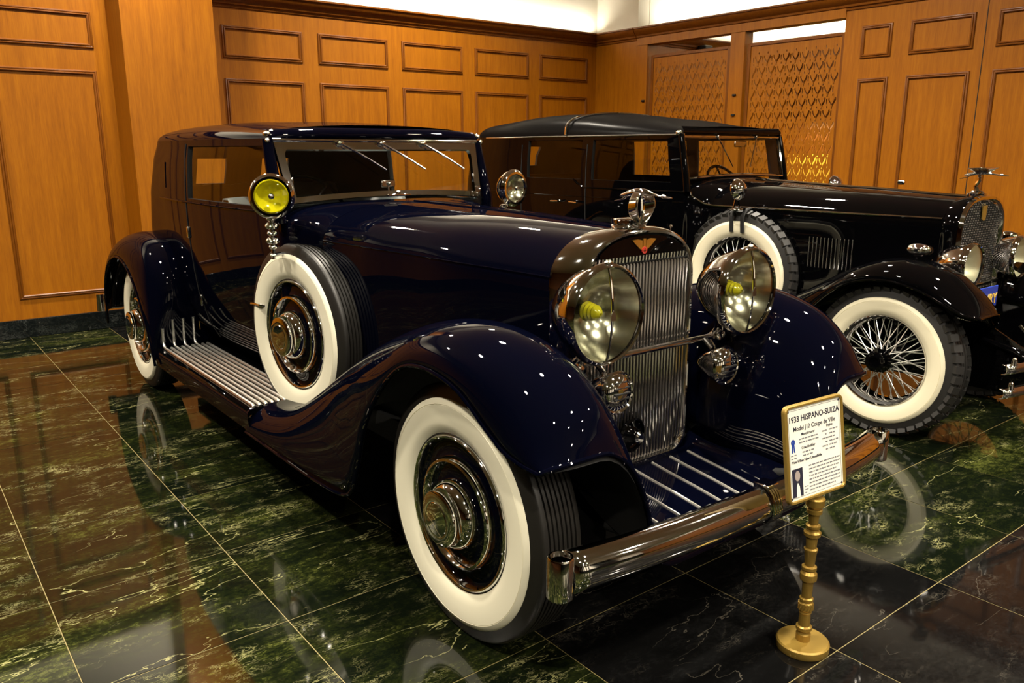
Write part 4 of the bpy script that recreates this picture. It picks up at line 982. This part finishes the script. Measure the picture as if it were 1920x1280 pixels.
for k in range(14):
    a = 2*PI*k/14; rope.tube([(.0225*math.cos(a+t*.5), .0225*math.sin(a+t*.5), .146+t*.024) for t in (0, .5, 1)], .0035, 5)
part('rope_ring', rope, 'brass', sg)
part('stem', MB().cyl((0, 0, .545), (0, 0, .60), .006, 10), 'brass', sg)
SW, SH = .292, .318
SM = T(-.005, .015, .7155) @ RZ(math.radians(-4.5)) @ RX(math.radians(90-8.8))      # local x right, y up, z towards the viewer
def rrect(w_, h_, r, n=6):
    P_ = []
    for cx, cy, a0 in ((w_/2-r, h_/2-r, 0), (-w_/2+r, h_/2-r, PI/2), (-w_/2+r, -h_/2+r, PI), (w_/2-r, -h_/2+r, 3*PI/2)):
        for k in range(n): a = a0+PI/2*k/(n-1); P_.append((cx+r*math.cos(a), cy+r*math.sin(a)))
    return P_
lv = [(0, 0, -.008), (0, 0, .004), (.003, 0, .008), (.009, 0, .008), (.011, 0, .002)]
fm_ = MB().grid([[(x, y, z) for x, y in rrect(SW-2*d, SH-2*d, .022-d*.8)] for d, _, z in lv], True)
fm_.prism(rrect(SW-.002, SH-.002, .021), -.008, -.004)
cf = part('card_frame', fm_, 'brass_paint', sg, SM, True, 30)
card = part('card', MB().prism(rrect(SW-.02, SH-.02, .014), -.003, .002), 'paper', sg, SM, False, label='white printed card')
z0 = .0024
def put_text(t, x, y, size, mat='ink', bold=.0, align='CENTER'):
    link('printed_line', text_mesh(t, size, mat, bold, align, .0002), card, T(x, y, z0))
put_text('1933 HISPANO-SUIZA', 0, .103, .0268, 'ink', .0006)
put_text('Model J12 Coupe de Ville', 0, .074, .0205, 'ink', .0003)
put_text('Manufacturer', -.035, .056, .0125, 'ink', .0002)
put_text('Engine', .075, .062, .0125, 'ink', .0002)
put_text('Coachbuilder', -.035, .012, .0125, 'ink', .0002)
put_text('Price When New: Unavailable', -.122, -.028, .0125, 'ink', .0003, 'LEFT')
bars = MB(); rnd = random.Random(3)
def words(x0, x1, y, h=.0042):
    x = x0
    while x < x1-.006:
        l = min(rnd.uniform(.006, .018), x1-x); bars.box((x+l/2, y, z0), (l, h, .0002)); x += l+.0035
for y in (.045, .034): words(-.080, .018, y)
for y in (.001, -.010): words(-.066, -.006, y)
for k in range(6): words(.052 if k % 2 else .036, .062+.004*(k % 3), .050-.0125*k); words(.072, .118-.008*(k % 3), .050-.0125*k)
for y in (-.002, -.012): words(-.122, -.090, y, .003)
for k in range(8): words(-.038, .122-(.02 if k in (3, 7) else 0), -.048-.0115*k)
for k in range(3): words(-.062, -.044, -.112-.010*k, .003)
o = part('printed_words', bars, 'ink_grey', card, None, False); o['kind'] = 'stuff'
bd = MB().grid([[(x, y, z0) for x, y in ((-.128, -.141), (.128, -.141), (.128, .141), (-.128, .141))], [(x, y, z0) for x, y in ((-.1268, -.1398), (.1268, -.1398), (.1268, .1398), (-.1268, .1398))]], True)
for x in (-.127, .127):
    for y in (-.14, .14): bd.box((x, y, z0), (.007, .007, .0003))
part('printed_border', bd, 'ink', card, None, False)
rib_ = MB().lathe([(.001, 0), (.010, 0), (.010, .0003)], 16, T(-.110, .040, z0) @ RY(-PI/2)).prism([(-.116, .034), (-.110, .034), (-.112, .008), (-.118, .006)][::-1], z0, z0+.0003).prism([(-.110, .034), (-.104, .034), (-.101, .006), (-.107, .008)][::-1], z0, z0+.0003)
part('printed_ribbon', rib_, 'ink_blue', card, None, False)
part('printed_photo', MB().box((-.096, -.092, z0), (.052, .092, .0003)), 'ink', card, None, False)
part('printed_face', MB().prism([(-.096+.0125*math.cos(a), -.070+.017*math.sin(a)) for a in [2*PI*k/16 for k in range(16)]], z0+.0002, z0+.0004), 'skin_print', card, None, False)
part('printed_shirt', MB().prism([(-.104, -.138), (-.084, -.138), (-.088, -.104), (-.096, -.092), (-.102, -.104)], z0+.0002, z0+.0004), 'paper', card, None, False)
